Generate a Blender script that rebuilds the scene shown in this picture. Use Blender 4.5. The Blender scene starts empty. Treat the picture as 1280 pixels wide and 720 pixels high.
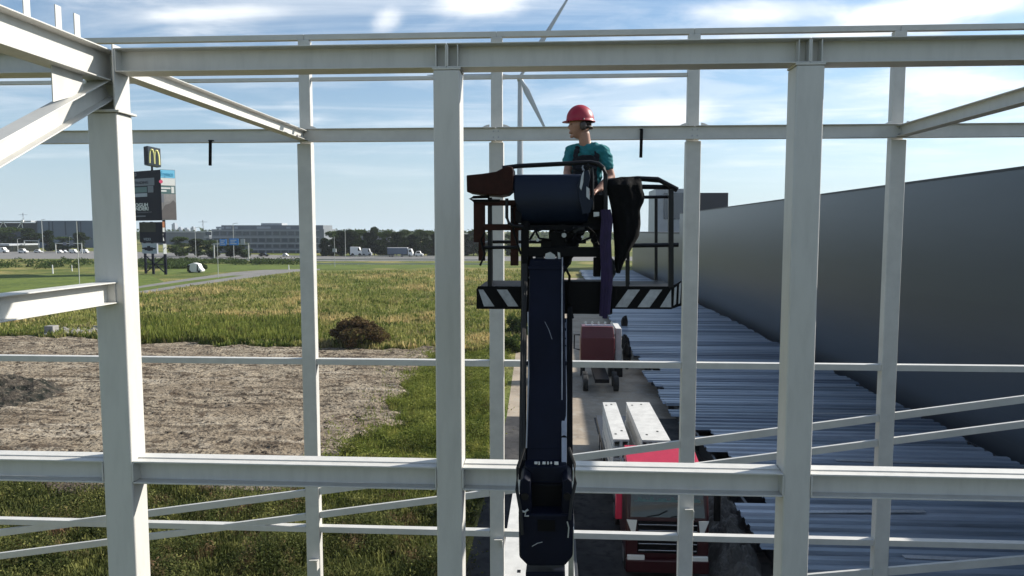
import bpy, math, random
import numpy as np
from mathutils import Vector, Matrix, noise
R = math.radians
random.seed(7); rng = np.random.default_rng(7)
scn = bpy.context.scene
col = scn.collection
# ------------------------------------------------------------ camera frame
H = 10.5; YAW = R(3.3); PITCH = R(4.57); F = 900.0
CAM = Vector((0, 0, H))
RT = Vector((math.cos(YAW), math.sin(YAW), 0))
FW = Vector((-math.sin(YAW)*math.cos(PITCH), math.cos(YAW)*math.cos(PITCH), -math.sin(PITCH)))
UP = RT.cross(FW)
def ray(u, v): return FW + RT*((u-640)/F) + UP*((360-v)/F)
def PY(u, v, Y): r = ray(u, v); return CAM + r*(Y/r.y)
def PX(u, v, X): r = ray(u, v); return CAM + r*(X/r.x)
def PG(u, v, z=0.0): r = ray(u, v); return CAM + r*((z-H)/r.z)
cd = bpy.data.cameras.new('camera'); cam = bpy.data.objects.new('camera', cd); col.objects.link(cam)
cam.location = CAM
cam.rotation_euler = Matrix((RT, UP, -FW)).transposed().to_euler()
cd.sensor_width = 36; cd.lens = F/1280*36; cd.clip_start = 0.1; cd.clip_end = 9000
scn.camera = cam
# ------------------------------------------------------------ materials
def nt(name):
    m = bpy.data.materials.new(name); m.use_nodes = True
    return m, m.node_tree.nodes, m.node_tree.links, m.node_tree.nodes['Principled BSDF']
def mat(name, c, rough=.5, metal=0, var=.0, scale=3.0, bump=0, bscale=40, c2=None, spec=.5, stretch=None, lo=.35, hi=.65):
    m, N, L, P = nt(name)
    P.inputs['Roughness'].default_value = rough; P.inputs['Metallic'].default_value = metal
    P.inputs['Specular IOR Level'].default_value = spec
    P.inputs['Base Color'].default_value = (*c, 1)
    tc = N.new('ShaderNodeNewGeometry')
    vec = tc.outputs['Position']
    if stretch:
        mp = N.new('ShaderNodeMapping'); mp.inputs['Scale'].default_value = stretch
        L.new(vec, mp.inputs['Vector']); vec = mp.outputs['Vector']
    if c2 or var:
        if not c2: c2 = tuple(x*(1-var) for x in c)
        n = N.new('ShaderNodeTexNoise'); n.inputs['Scale'].default_value = scale; n.inputs['Detail'].default_value = 8
        n.inputs['Roughness'].default_value = .65
        L.new(vec, n.inputs['Vector'])
        r = N.new('ShaderNodeMapRange'); r.inputs[1].default_value = lo; r.inputs[2].default_value = hi
        L.new(n.outputs['Fac'], r.inputs[0])
        x = N.new('ShaderNodeMix'); x.data_type = 'RGBA'
        x.inputs[6].default_value = (*c, 1); x.inputs[7].default_value = (*c2, 1)
        L.new(r.outputs[0], x.inputs[0]); L.new(x.outputs[2], P.inputs['Base Color'])
    if bump:
        n = N.new('ShaderNodeTexNoise'); n.inputs['Scale'].default_value = bscale; n.inputs['Detail'].default_value = 6
        L.new(tc.outputs['Position'], n.inputs['Vector'])
        b = N.new('ShaderNodeBump'); b.inputs['Strength'].default_value = bump; b.inputs['Distance'].default_value = .02
        L.new(n.outputs['Fac'], b.inputs['Height']); L.new(b.outputs['Normal'], P.inputs['Normal'])
    return m
def multi(name, cols, scales, rough=.9, bump=0, bscale=20, bdist=.05, translucent=0):
    """cols: [base, (color, scale, lo, hi), ...] layered noise mixes on world position"""
    m, N, L, P = nt(name)
    P.inputs['Roughness'].default_value = rough; P.inputs['Specular IOR Level'].default_value = .15
    g = N.new('ShaderNodeNewGeometry')
    last = None
    for i, (c, s, lo, hi, *st) in enumerate(scales):
        n = N.new('ShaderNodeTexNoise'); n.inputs['Scale'].default_value = s; n.inputs['Detail'].default_value = 6
        n.inputs['Roughness'].default_value = .6
        off = N.new('ShaderNodeVectorMath'); off.operation = 'ADD'; off.inputs[1].default_value = (i*17.3, i*5.1, i*9.7)
        L.new(g.outputs['Position'], off.inputs[0]); L.new(off.outputs[0], n.inputs['Vector'])
        if st:
            mp = N.new('ShaderNodeMapping'); mp.inputs['Scale'].default_value = st[0]; mp.inputs['Rotation'].default_value = (0,0,R(9)); n.inputs['Distortion'].default_value = .6
            L.new(off.outputs[0], mp.inputs['Vector']); L.new(mp.outputs[0], n.inputs['Vector'])
        r = N.new('ShaderNodeMapRange'); r.inputs[1].default_value = lo; r.inputs[2].default_value = hi
        L.new(n.outputs['Fac'], r.inputs[0])
        x = N.new('ShaderNodeMix'); x.data_type = 'RGBA'
        if last is None: x.inputs[6].default_value = (*cols, 1)
        else: L.new(last, x.inputs[6])
        x.inputs[7].default_value = (*c, 1)
        L.new(r.outputs[0], x.inputs[0]); last = x.outputs[2]
    L.new(last, P.inputs['Base Color'])
    if bump:
        n = N.new('ShaderNodeTexNoise'); n.inputs['Scale'].default_value = bscale; n.inputs['Detail'].default_value = 8
        L.new(g.outputs['Position'], n.inputs['Vector'])
        b = N.new('ShaderNodeBump'); b.inputs['Strength'].default_value = bump; b.inputs['Distance'].default_value = bdist
        L.new(n.outputs['Fac'], b.inputs['Height']); L.new(b.outputs['Normal'], P.inputs['Normal'])
    if translucent:
        T = N.new('ShaderNodeBsdfTranslucent'); L.new(last, T.inputs['Color'])
        mx = N.new('ShaderNodeMixShader'); mx.inputs[0].default_value = translucent
        L.new(P.outputs[0], mx.inputs[1]); L.new(T.outputs[0], mx.inputs[2])
        L.new(mx.outputs[0], N['Material Output'].inputs['Surface'])
    return m
M = {}
M['steel'] = mat('white_primer_steel', (.56,.55,.515), .45, 0, .13, 2.6, .06, 60, stretch=(2.5,2.5,.5), lo=.45, hi=.75)
M['steel2'] = mat('white_rail_steel', (.56,.55,.515), .45, 0, .13, 2.6, .05, 60)
M['bolt'] = mat('zinc_bolt', (.35,.35,.36), .35, .8)
M['navy'] = mat('navy_boom_paint', (.0045,.0065,.017), .55, 0, .4, 3, .05, 30, spec=.14)
M['navy2'] = mat('navy_console_plastic', (.005,.011,.028), .38, 0, .2, 4, spec=.22)
M['black'] = mat('black_paint', (.004,.004,.005), .6, 0, .3, 6, .05, 40, spec=.12)
M['blackm'] = mat('dark_grey_tube', (.008,.0085,.011), .4, .0, .3, 8, spec=.25)
M['brownm'] = mat('brown_primer_metal', (.034,.010,.006), .6, 0, .45, 9, .1, 40, spec=.15)
M['zinc'] = mat('galvanised_tray', (.42,.43,.45), .35, .7, .3, 10)
M['rubber'] = mat('tyre_rubber', (.012,.012,.012), .8, 0, .2, 9)
M['purple'] = mat('purple_sling', (.022,.010,.055), .8, 0, .35, 12, .2, 90)
M['cloth'] = mat('black_jacket_cloth', (.003,.003,.0035), .95, 0, .3, 20, .3, 60, spec=.2)
M['white'] = mat('white_paint', (.72,.72,.70), .5, 0, .12, 4)
M['hazw'] = mat('worn_white_stripe', (.42,.43,.45), .6, 0, .35, 14)
M['skin'] = mat('skin', (.40,.21,.145), .5, 0, .15, 30)
M['teal'] = mat('teal_tshirt', (.015,.17,.19), .9, 0, .25, 14, .25, 70)
M['overall'] = mat('black_overall', (.004,.005,.009), .9, 0, .3, 20, .25, 70)
M['helmet'] = mat('red_helmet', (.34,.010,.03), .42, 0, .1, 6)
M['hair'] = mat('brown_hair', (.03,.018,.012), .8, 0, .3, 60, .4, 160)
M['muff'] = mat('grey_earmuff', (.06,.045,.04), .5, 0, .2, 20)
M['redt'] = mat('shaded_red_truck_paint', (.035,.0015,.004), .4, 0, .15, 3)  # near cab red, darkened to put its shade into the colour
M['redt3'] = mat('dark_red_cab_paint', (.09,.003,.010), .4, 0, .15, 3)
M['redt2'] = mat('sunlit_red_truck_paint', (.46,.02,.055), .35, 0, .15, 3)  # same lorry red with sunlight put into the colour, roof and one mirror
M['glass'] = mat('dark_glass', (.012,.015,.016), .08, 0, spec=.8)
M['chrome'] = mat('chrome', (.75,.75,.76), .15, 1)
M['lamp'] = mat('lamp_glass', (.7,.7,.66), .15)
M['conc'] = mat('white_precast_concrete', (.56,.555,.53), .8, 0, .22, 2.5, .25, 30)
M['conc2'] = mat('grey_concrete', (.30,.29,.27), .9, 0, .35, 3, .35, 25)
M['wallm'] = mat('grey_metal_cladding', (.10,.115,.135), .33, .55, .10, .25, 0, stretch=(1,.2,2))
M['darkclad'] = mat('dark_cladding', (.03,.033,.04), .5, .2, .2, .5)
M['galv'] = mat('galvanised_deck', (.22,.27,.33), .42, .45, .45, .8, .08, 8, stretch=(.25,3,1))
M['galv2'] = mat('bright_galvanised', (.34,.39,.46), .42, .4, .35, .9, .08, 8, stretch=(.25,3,1))
M['galv3'] = mat('dull_galvanised', (.15,.19,.25), .45, .4, .45, .8, .08, 8, stretch=(.25,3,1))
M['stone'] = mat('rubble_stone', (.34,.32,.29), .95, 0, .4, 3, .5, 12)
M['tarp'] = mat('grey_tarp', (.075,.075,.072), .75, 0, .35, 14, .5, 30)
M['darkyard'] = multi('dark_yard_ground', (.045,.045,.047), [((.09,.085,.08), .5, .45, .7), ((.025,.025,.026), 3, .5, .7)], .9, .4, 60, .01)
M['pave'] = multi('tan_paving', (.37,.31,.24), [((.25,.21,.165), .35, .42, .62), ((.36,.33,.28), 2.2, .5, .75), ((.12,.10,.085), 9, .6, .75)], .95, .4, 30, .02)
M['road'] = multi('road_asphalt', (.16,.158,.15), [((.21,.20,.19), .2, .4, .6)], .9)
M['path'] = multi('grey_path', (.17,.165,.155), [((.22,.21,.195), .3, .4, .65)], .9)
M['lawn'] = multi('mown_lawn', (.105,.14,.028), [((.07,.10,.022), .12, .4, .6), ((.16,.19,.04), 1.2, .5, .7)], .95, .5, 6, .1)
M['field'] = multi('rough_field_soil', (.15,.16,.04), [((.07,.10,.02), .09, .42, .58), ((.32,.26,.10), .06, .5, .66), ((.06,.05,.025), 1.1, .55, .7), ((.13,.15,.035), 3, .5, .7)], .95, .9, 3, .3)
M['dirt'] = multi('bare_sandy_dirt', (.265,.222,.162), [((.19,.15,.105), .18, .40, .60), ((.34,.285,.21), .45, .5, .68), ((.085,.065,.046), 1.0, .54, .62, (.22,1.3,1)), ((.36,.31,.24), .8, .55, .66, (.18,1.5,1)), ((.09,.066,.045), .9, .565, .63), ((.055,.042,.03), 2.6, .555, .61), ((.045,.035,.026), 7, .565, .62), ((.36,.30,.22), 5, .60, .70)], .97, 1, 5, .16)
M['clod'] = mat('dark_soil_clods', (.10,.078,.055), .97, 0, .6, 4, .4, 20)
M['mound'] = multi('dark_soil', (.055,.047,.038), [((.02,.022,.018), 1.5, .45, .6), ((.2,.17,.13), 4, .55, .7)], .97, 1, 8, .1)
def grassmat(name, base, layers): return multi(name, base, layers, .85, translucent=.38)
M['weeds'] = grassmat('weeds', (.105,.12,.036), [((.05,.065,.018), .4, .42, .58), ((.27,.27,.085), 1.2, .50, .66), ((.19,.12,.07), .7, .55, .66), ((.03,.04,.012), 4, .54, .66)])
M['grassg'] = grassmat('green_grass', (.185,.215,.045), [((.10,.13,.026), .3, .42, .6), ((.28,.28,.07), .9, .50, .68), ((.13,.11,.04), .5, .58, .7), ((.03,.055,.01), 3, .56, .7)])
M['grassf'] = grassmat('field_grass', (.27,.27,.08), [((.18,.21,.05), .10, .43, .55), ((.50,.39,.17), .075, .50, .60), ((.22,.18,.09), .14, .58, .68), ((.08,.12,.022), .7, .50, .60), ((.42,.36,.17), 1.6, .54, .66)])
M['leafd'] = grassmat('dark_leaves', (.028,.045,.014), [((.014,.026,.010), .6, .45, .6), ((.05,.07,.02), 2, .52, .7)])
M['leafg'] = grassmat('green_leaves', (.055,.085,.022), [((.03,.05,.014), .5, .45, .6), ((.09,.12,.03), 2, .52, .7)])
M['leafb'] = grassmat('brown_shrub_leaves', (.13,.085,.04), [((.07,.045,.025), .8, .42, .58), ((.17,.15,.05), 1.4, .5, .66)])
M['bark'] = mat('bark', (.08,.06,.045), .95, 0, .4, 6)
M['bluedark'] = mat('blue_grey_cladding', (.11,.14,.19), .4, .3, .15, .05)
M['stripd'] = mat('dark_facade_strip', (.02,.03,.055), .35)
M['offg'] = mat('grey_office_facade', (.17,.185,.205), .5, 0, .2, .2)
M['offl'] = mat('light_office_panel', (.38,.40,.42), .5, 0, .15, .4)
M['wing'] = mat('office_window', (.05,.065,.085), .15, 0, spec=.7)
M['postg'] = mat('galvanised_post', (.42,.43,.40), .5, .2)
M['signb'] = mat('road_sign_blue', (.03,.22,.62), .5)
M['navysign'] = mat('navy_sign', (.005,.006,.014), .6, spec=.1)
M['yel'] = mat('yellow_logo', (.80,.74,.28), .5)
M['sgreen'] = mat('green_grey_sign', (.08,.15,.15), .5)
M['cyan'] = mat('light_blue_sign', (.16,.50,.72), .5)
M['tealtext'] = mat('blue_sign_text', (.03,.27,.45), .5)
M['sgrey'] = mat('grey_sign', (.14,.15,.18), .5)
M['slight'] = mat('light_grey_sign', (.33,.36,.42), .5)
M['photo'] = mat('grey_photo_panel', (.28,.265,.26), .5, 0, .4, .5)
M['photod'] = mat('dark_photo_shape', (.12,.105,.10), .5, 0, .2, .8)
M['orange'] = mat('orange_sign', (.50,.20,.09), .5, 0, .3, .8)
M['pinkr'] = mat('red_mark', (.6,.06,.14), .5)
M['turb'] = mat('turbine_grey', (.30,.33,.37), .5)
M['ret'] = mat('dark_earth_bank', (.05,.05,.03), .95, 0, .5, .4)
M['yv'] = mat('hi_vis_yellow', (.45,.5,.1), .6)
# ------------------------------------------------------------ mesh builder
BASE = {}
class MB:
    def __init__(s): s.v = []; s.f = []; s.m = []; s.parts = []
    def add(s, vs, fs, m=0):
        b = len(s.v); s.v += [tuple(x) for x in vs]; s.f += [tuple(b+i for i in f) for f in fs]; s.m += [m]*len(fs); s.parts.append((b, len(s.v), len(s.f)-len(fs), len(s.f))); return s
    def box(s, a, b, m=0):
        x0, y0, z0 = a; x1, y1, z1 = b
        x0, x1 = min(x0,x1), max(x0,x1); y0, y1 = min(y0,y1), max(y0,y1); z0, z1 = min(z0,z1), max(z0,z1)
        return s.add([(x0,y0,z0),(x1,y0,z0),(x1,y1,z0),(x0,y1,z0),(x0,y0,z1),(x1,y0,z1),(x1,y1,z1),(x0,y1,z1)],
                     [(0,3,2,1),(4,5,6,7),(0,1,5,4),(1,2,6,5),(2,3,7,6),(3,0,4,7)], m)
    def prism(s, prof, p0, p1, up=(0,0,1), m=0, prof1=None):
        p0 = Vector(p0); p1 = Vector(p1); d = (p1-p0).normalized(); up = Vector(up)
        sx = d.cross(up).normalized(); uy = sx.cross(d).normalized()
        n = len(prof); prof1 = prof1 or prof
        vs = [p0+sx*a+uy*b for a, b in prof]+[p1+sx*a+uy*b for a, b in prof1]
        fs = [tuple(range(n)), tuple(range(2*n-1, n-1, -1))]+[((i+1) % n, i, n+i, n+(i+1) % n) for i in range(n)]
        return s.add(vs, fs, m)
    def bar(s, p0, p1, w, h, up=(0,0,1), m=0):
        return s.prism([(-w/2,-h/2),(w/2,-h/2),(w/2,h/2),(-w/2,h/2)], p0, p1, up, m)
    def ibeam(s, p0, p1, h=.27, b=.28, tf=.014, tw=.010, up=(0,0,1), m=0):
        H2 = h/2; B = b/2; w = tw/2
        return s.prism([(-B,-H2),(B,-H2),(B,-H2+tf),(w,-H2+tf),(w,H2-tf),(B,H2-tf),(B,H2),(-B,H2),(-B,H2-tf),(-w,H2-tf),(-w,-H2+tf),(-B,-H2+tf)], p0, p1, up, m)
    def cyl(s, p0, p1, r0, r1=None, n=12, m=0):
        r1 = r0 if r1 is None else r1
        c = [(math.cos(2*math.pi*i/n), math.sin(2*math.pi*i/n)) for i in range(n)]
        d = Vector(p1)-Vector(p0); up = (0,0,1) if abs(d.normalized().z) < .9 else (0,1,0)
        return s.prism([(a*r0,b*r0) for a, b in c], p0, p1, up, m, [(a*r1,b*r1) for a, b in c])
    def tube(s, pts, r, n=8, m=0):
        pts = [Vector(p) for p in pts]; k = len(pts); vs = []; fs = []
        rr = r if isinstance(r, (list, tuple)) else [r]*k
        for i, p in enumerate(pts):
            d = (pts[min(i+1,k-1)]-pts[max(i-1,0)]).normalized()
            up = Vector((0,0,1)) if abs(d.z) < .9 else Vector((0,1,0))
            a = d.cross(up).normalized(); b = a.cross(d)
            vs += [p+(a*math.cos(2*math.pi*j/n)+b*math.sin(2*math.pi*j/n))*rr[i] for j in range(n)]
        for i in range(k-1):
            fs += [(i*n+(j+1) % n, i*n+j, (i+1)*n+j, (i+1)*n+(j+1) % n) for j in range(n)]
        fs += [tuple(range(n)), tuple(range(k*n-1, (k-1)*n-1, -1))]
        return s.add(vs, fs, m)
    def poly(s, pts, ext, m=0):
        """planar polygon extruded by vector ext"""
        n = len(pts); e = Vector(ext); pts = [Vector(p) for p in pts]
        return s.add(pts+[p+e for p in pts], [tuple(range(n)), tuple(range(2*n-1, n-1, -1))]+[((i+1) % n, i, n+i, n+(i+1) % n) for i in range(n)], m)
    def blob(s, c, r, seed=0, amp=.25, m=0, nu=10, nv=7):
        c = Vector(c); vs = []; fs = []
        for i in range(nv+1):
            t = math.pi*i/nv
            for j in range(nu):
                a = 2*math.pi*j/nu
                d = Vector((math.sin(t)*math.cos(a), math.sin(t)*math.sin(a), math.cos(t)))
                k = 1+amp*noise.noise(d*1.7+Vector((seed*3.1,seed*1.7,seed)))*2
                vs.append(c+Vector((d.x*r[0], d.y*r[1], d.z*r[2]))*k)
        for i in range(nv):
            fs += [(i*nu+j, (i+1)*nu+j, (i+1)*nu+(j+1) % nu, i*nu+(j+1) % nu) for j in range(nu)]
        return s.add(vs, fs, m)
    def each(s, name, mats, parent=None, **kw):
        fi = 0
        for (v0, v1, f0, f1) in s.parts:
            q = MB(); q.v = s.v[v0:v1]; q.f = [tuple(i-v0 for i in f) for f in s.f[f0:f1]]; q.m = s.m[f0:f1]; q.build(name, mats, parent, **kw)
    def build(s, name, mats, parent=None, bevel=0, smooth=False, seg=2):
        mats = mats if isinstance(mats, (list, tuple)) else [mats]
        v = np.array(s.v, dtype=float)
        if parent is not None: o0 = BASE[parent.name]
        else: o0 = Vector(((v[:,0].min()+v[:,0].max())/2, (v[:,1].min()+v[:,1].max())/2, v[:,2].min()))
        v = v-np.array(o0)
        me = bpy.data.meshes.new(name); me.from_pydata(v.tolist(), [], s.f); me.validate(); me.update()
        for m in mats: me.materials.append(M[m])
        if len(me.polygons) == len(s.m): me.polygons.foreach_set('material_index', s.m)
        o = bpy.data.objects.new(name, me); col.objects.link(o)
        if parent is not None: o.parent = parent
        else: o.location = o0
        BASE[o.name] = o0
        if bevel:
            b = o.modifiers.new('bevel', 'BEVEL'); b.width = bevel; b.segments = seg; b.limit_method = 'ANGLE'
        if smooth:
            me.polygons.foreach_set('use_smooth', [True]*len(me.polygons))
        if (bevel or smooth):
            me.polygons.foreach_set('use_smooth', [True]*len(me.polygons))
            try:
                me.set_sharp_from_angle(angle=R(40))
            except Exception: pass
        return o
def tag(o, label=None, cat=None, group=None, kind=None):
    if label: o['label'] = label
    if cat: o['category'] = cat
    if group: o['group'] = group
    if kind: o['kind'] = kind
    return o
def thing(name, label, cat, loc=(0,0,0), group=None):
    o = bpy.data.objects.new(name, None); col.objects.link(o); o.location = loc; o.empty_display_size = .2
    BASE[o.name] = Vector(loc); return tag(o, label, cat, group)
def dup(root, loc, rotz=None, scale=None, label=None):
    r = root.copy(); col.objects.link(r); r.location = loc
    if rotz is not None: r.rotation_euler = (0,0,rotz)
    if scale: r.scale = scale
    if label: r['label'] = label
    def rec(a, b):
        for ch in list(a.children):
            c = ch.copy(); col.objects.link(c); c.parent = b; rec(ch, c)
    rec(root, r); return r
def frommesh(name, me, mats, parent=None, origin=None):
    for m in mats: me.materials.append(M[m])
    o = bpy.data.objects.new(name, me); col.objects.link(o)
    if origin is not None: o.location = origin
    BASE[o.name] = Vector(origin) if origin is not None else Vector((0,0,0))
    if parent: o.parent = parent
    return o
def npmesh(name, V, Fs):
    me = bpy.data.meshes.new(name); k = Fs.shape[1]
    me.vertices.add(len(V)); me.vertices.foreach_set('co', V.astype(np.float32).ravel())
    me.loops.add(Fs.size); me.loops.foreach_set('vertex_index', Fs.astype(np.int32).ravel())
    me.polygons.add(len(Fs)); me.polygons.foreach_set('loop_start', np.arange(0, Fs.size, k, dtype=np.int32))
    me.update(calc_edges=True); return me
# ------------------------------------------------------------ world, sun
SUN_AZ = 27.0   # degrees from +X towards +Y
SUN_EL = 32.5
w = bpy.data.worlds.new('World'); scn.world = w; w.use_nodes = True
N, L = w.node_tree.nodes, w.node_tree.links
bg = N['Background']; bg.inputs['Strength'].default_value = .072
sky = N.new('ShaderNodeTexSky'); sky.sky_type = 'NISHITA'; sky.sun_disc = False
sky.sun_elevation = R(SUN_EL); sky.sun_rotation = R(90-SUN_AZ)
sky.altitude = 0; sky.air_density = 1.0; sky.dust_density = 1.2; sky.ozone_density = 2.5
tc = N.new('ShaderNodeTexCoord')
sep = N.new('ShaderNodeSeparateXYZ'); L.new(tc.outputs['Generated'], sep.inputs[0])
def mth(op, a, b=None, c=None):
    n = N.new('ShaderNodeMath'); n.operation = op
    for i, x in enumerate((a, b, c)):
        if x is None: continue
        if isinstance(x, (int, float)): n.inputs[i].default_value = x
        else: L.new(x, n.inputs[i])
    return n.outputs[0]
zc = mth('MAXIMUM', mth('ADD', sep.outputs[2], .06), .03)
px_ = mth('DIVIDE', sep.outputs[0], zc); py_ = mth('DIVIDE', sep.outputs[1], zc)
cmb = N.new('ShaderNodeCombineXYZ'); L.new(px_, cmb.inputs[0]); L.new(py_, cmb.inputs[1])
def cloud(scale, rot, loc, lo, hi, det=6, rough=.55, dist=.4):
    mp = N.new('ShaderNodeMapping'); mp.inputs['Scale'].default_value = scale; mp.inputs['Rotation'].default_value = (0,0,R(rot)); mp.inputs['Location'].default_value = loc
    L.new(cmb.outputs[0], mp.inputs['Vector'])
    n = N.new('ShaderNodeTexNoise'); n.inputs['Scale'].default_value = 1; n.inputs['Detail'].default_value = det; n.inputs['Roughness'].default_value = rough; n.inputs['Distortion'].default_value = dist
    L.new(mp.outputs[0], n.inputs['Vector'])
    r = N.new('ShaderNodeMapRange'); r.interpolation_type = 'SMOOTHSTEP'; r.inputs[1].default_value = lo; r.inputs[2].default_value = hi
    L.new(n.outputs['Fac'], r.inputs[0]); return r.outputs[0]
c1 = cloud((.75,1.0,1), 12, (3.1,1.4,0), .50, .74, 7, .55, .5)
c2 = cloud((.35,1.3,1), -8, (7.7,2.2,0), .46, .80, 7, .6, .8)
# more cloud towards the sun side
side = mth('MULTIPLY_ADD', sep.outputs[0], .9, .45)
c3 = mth('MULTIPLY', cloud((1.2,1.4,1), 30, (1.3,8.2,0), .44, .62, 9, .62, .3), mth('MINIMUM', mth('MAXIMUM', side, 0.0), 1.0))
cs = mth('MINIMUM', mth('ADD', mth('ADD', mth('MULTIPLY', c1, .62), mth('MULTIPLY', c2, .55)), mth('MULTIPLY', c3, .45)), .92)
zf_ = N.new('ShaderNodeMapRange'); zf_.interpolation_type = 'SMOOTHSTEP'; zf_.inputs[1].default_value = .03; zf_.inputs[2].default_value = .16
L.new(sep.outputs[2], zf_.inputs[0])
cs = mth('MULTIPLY', cs, zf_.outputs[0])
ysafe = mth('MAXIMUM', sep.outputs[1], .02)
ca = mth('DIVIDE', sep.outputs[0], ysafe); cb = mth('DIVIDE', sep.outputs[2], ysafe)
puffn = N.new('ShaderNodeTexNoise'); puffn.inputs['Scale'].default_value = 7; puffn.inputs['Detail'].default_value = 9; puffn.inputs['Roughness'].default_value = .62; puffn.inputs['Distortion'].default_value = .5
mpp = N.new('ShaderNodeMapping'); mpp.inputs['Scale'].default_value = (1,1,1.8); L.new(tc.outputs['Generated'], mpp.inputs['Vector']); L.new(mpp.outputs[0], puffn.inputs['Vector'])
for (u, v, su, sv, amp) in ((600,2,75,26,1.0),(484,26,26,20,.75),(1110,22,75,26,1.3),(1215,4,85,18,1.2),(830,140,85,22,.8),(960,12,130,16,.7),(250,18,120,16,.55),(780,100,60,9,.5),(1180,110,150,30,.5)):
    d_ = ray(u, v); a0, b0 = d_.x/d_.y, d_.z/d_.y
    ea = mth('POWER', mth('DIVIDE', mth('SUBTRACT', mth('ADD', ca, mth('MULTIPLY', cb, -.35)), a0-.35*b0), su/F), 2); eb = mth('POWER', mth('DIVIDE', mth('SUBTRACT', cb, b0), sv/F), 2)
    g_ = mth('EXPONENT', mth('MULTIPLY', mth('ADD', ea, eb), -1.0))
    t_ = N.new('ShaderNodeMapRange'); t_.interpolation_type = 'SMOOTHSTEP'; t_.inputs[1].default_value = .58; t_.inputs[2].default_value = 1.25
    L.new(mth('MULTIPLY_ADD', g_, .75, mth('MULTIPLY', puffn.outputs['Fac'], .75)), t_.inputs[0])
    cs = mth('MINIMUM', mth('ADD', mth('MULTIPLY', cs, 1.0), mth('MULTIPLY', t_.outputs[0], amp)), .95)
mixc = N.new('ShaderNodeMix'); mixc.data_type = 'RGBA'
L.new(cs, mixc.inputs[0])
hsv = N.new('ShaderNodeMix'); hsv.data_type = 'RGBA'; hsv.blend_type = 'MULTIPLY'; hsv.inputs[0].default_value = 1
L.new(sky.outputs[0], hsv.inputs[6]); hsv.inputs[7].default_value = (.75, 1.02, 1.17, 1)
hzn = N.new('ShaderNodeMix'); hzn.data_type = 'RGBA'
L.new(mth('MULTIPLY', mth('EXPONENT', mth('MULTIPLY', mth('MAXIMUM', sep.outputs[2], 0.0), -7.5)), .85), hzn.inputs[0])
L.new(hsv.outputs[2], hzn.inputs[6]); hzn.inputs[7].default_value = (6.7,8.0,8.9,1)
L.new(hzn.outputs[2], mixc.inputs[6]); mixc.inputs[7].default_value = (10.2,10.5,10.7,1)
L.new(mixc.outputs[2], bg.inputs['Color'])
sl = bpy.data.lights.new('sun', 'SUN'); sl.energy = 5.0; sl.angle = R(.5); sl.color = (1,.94,.85)
so = bpy.data.objects.new('sun', sl); col.objects.link(so)
sd = Vector((math.cos(R(SUN_AZ))*math.cos(R(SUN_EL)), math.sin(R(SUN_AZ))*math.cos(R(SUN_EL)), math.sin(R(SUN_EL))))
so.rotation_euler = sd.to_track_quat('Z', 'Y').to_euler(); so.location = (30,10,40)
scn.view_settings.view_transform = 'Standard'; scn.view_settings.look = 'None'; scn.view_settings.gamma = 1; scn.view_settings.exposure = .66
# ------------------------------------------------------------ ground
def sheet(name, pts, z, m, kind='structure'):
    b = MB(); b.add([(p[0], p[1], z) for p in pts], [tuple(range(len(pts)))])
    o = b.build(name, m)
    if kind: tag(o, kind=kind)
    if o.data.polygons[0].normal.z < 0: o.data.flip_normals()
    return o
sheet('ground', [(-4000,-300),(4000,-300),(4000,6000),(-4000,6000)], 0, 'field')
def gp(*uv): return [PG(u, v)[:2] for u, v in uv]
# mown lawn left, far roads, path
sheet('lawn', gp((-260,343),(185,343),(205,352),(190,361),(-260,372)), .004, 'lawn')
sheet('highway', gp((-500,316),(130,314),(400,320),(900,321),(900,326),(400,326.5),(130,323.5),(-500,324)), .004, 'road')
sheet('verge_lawn', gp((200,330),(620,330.5),(620,334),(330,337),(200,344)), .004, 'lawn')
pl = []
for (u, v) in [(100,372),(178,357),(240,347.5),(290,340.5),(330,337.3),(400,336)]: pl.append(PG(u, v)[:2])
pr = []
for (u, v) in [(400,337.6),(372,339.5),(340,343),(300,349),(240,357),(178,367),(100,384)]: pr.append(PG(u, v)[:2])
sheet('path', pl+pr, .010, 'path')
gpl = gp((178,359.5),(240,350.5),(290,344.5),(305,344.4),(240,353.8),(178,363.6),(130,371),(130,368))
sheet('path_grass_strip', gpl, .014, 'lawn')
# paving and darker yard ground
sheet('paving', [(-2.6,40),(7,40),(9,160),(-6,160)], .004, 'pave')
sheet('dark_yard', [(-2.9,-20),(30,-20),(30,40),(-2.6,40)], .004, 'darkyard')  # near yard ground, darker than the tan paving beyond
sheet('yard_strip', [(7,40),(30,40),(60,300),(9,160)], .008, 'darkyard')
sheet('tan_patch', [(-.6,28.5),(2.4,28.2),(2.3,40.2),(-.5,40.2)], .008, 'pave')  # patch in the same tan as the paving
# dirt
poly = gp((-160,416),(0,420),(178,428),(400,436),(545,438),(512,479),(495,514),(453,562),(405,604),(375,619),(190,622),(0,616),(-260,616))
poly = [Vector(p) for p in poly]
def sdist(x, y):
    ins = False; best = 1e9; n = len(poly)
    for i in range(n):
        a = poly[i]; b = poly[(i+1) % n]
        if (a.y > y) != (b.y > y) and x < (b.x-a.x)*(y-a.y)/(b.y-a.y)+a.x: ins = not ins
        dx, dy = b.x-a.x, b.y-a.y; t = max(0, min(1, ((x-a.x)*dx+(y-a.y)*dy)/(dx*dx+dy*dy)))
        best = min(best, math.hypot(x-a.x-t*dx, y-a.y-t*dy))
    return best if ins else -best
def edgen(x, y): return 2.0*noise.noise(Vector((x*.22, y*.22, 50)))+1.1*noise.noise(Vector((x*.6, y*.6, 0)))
gx = np.arange(-58, 1, .24); gy = np.arange(26, 72, .24)
V = np.zeros((len(gx)*len(gy), 3)); k = 0
dm = Vector(PG(-8, 492)[:]); 
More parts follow.
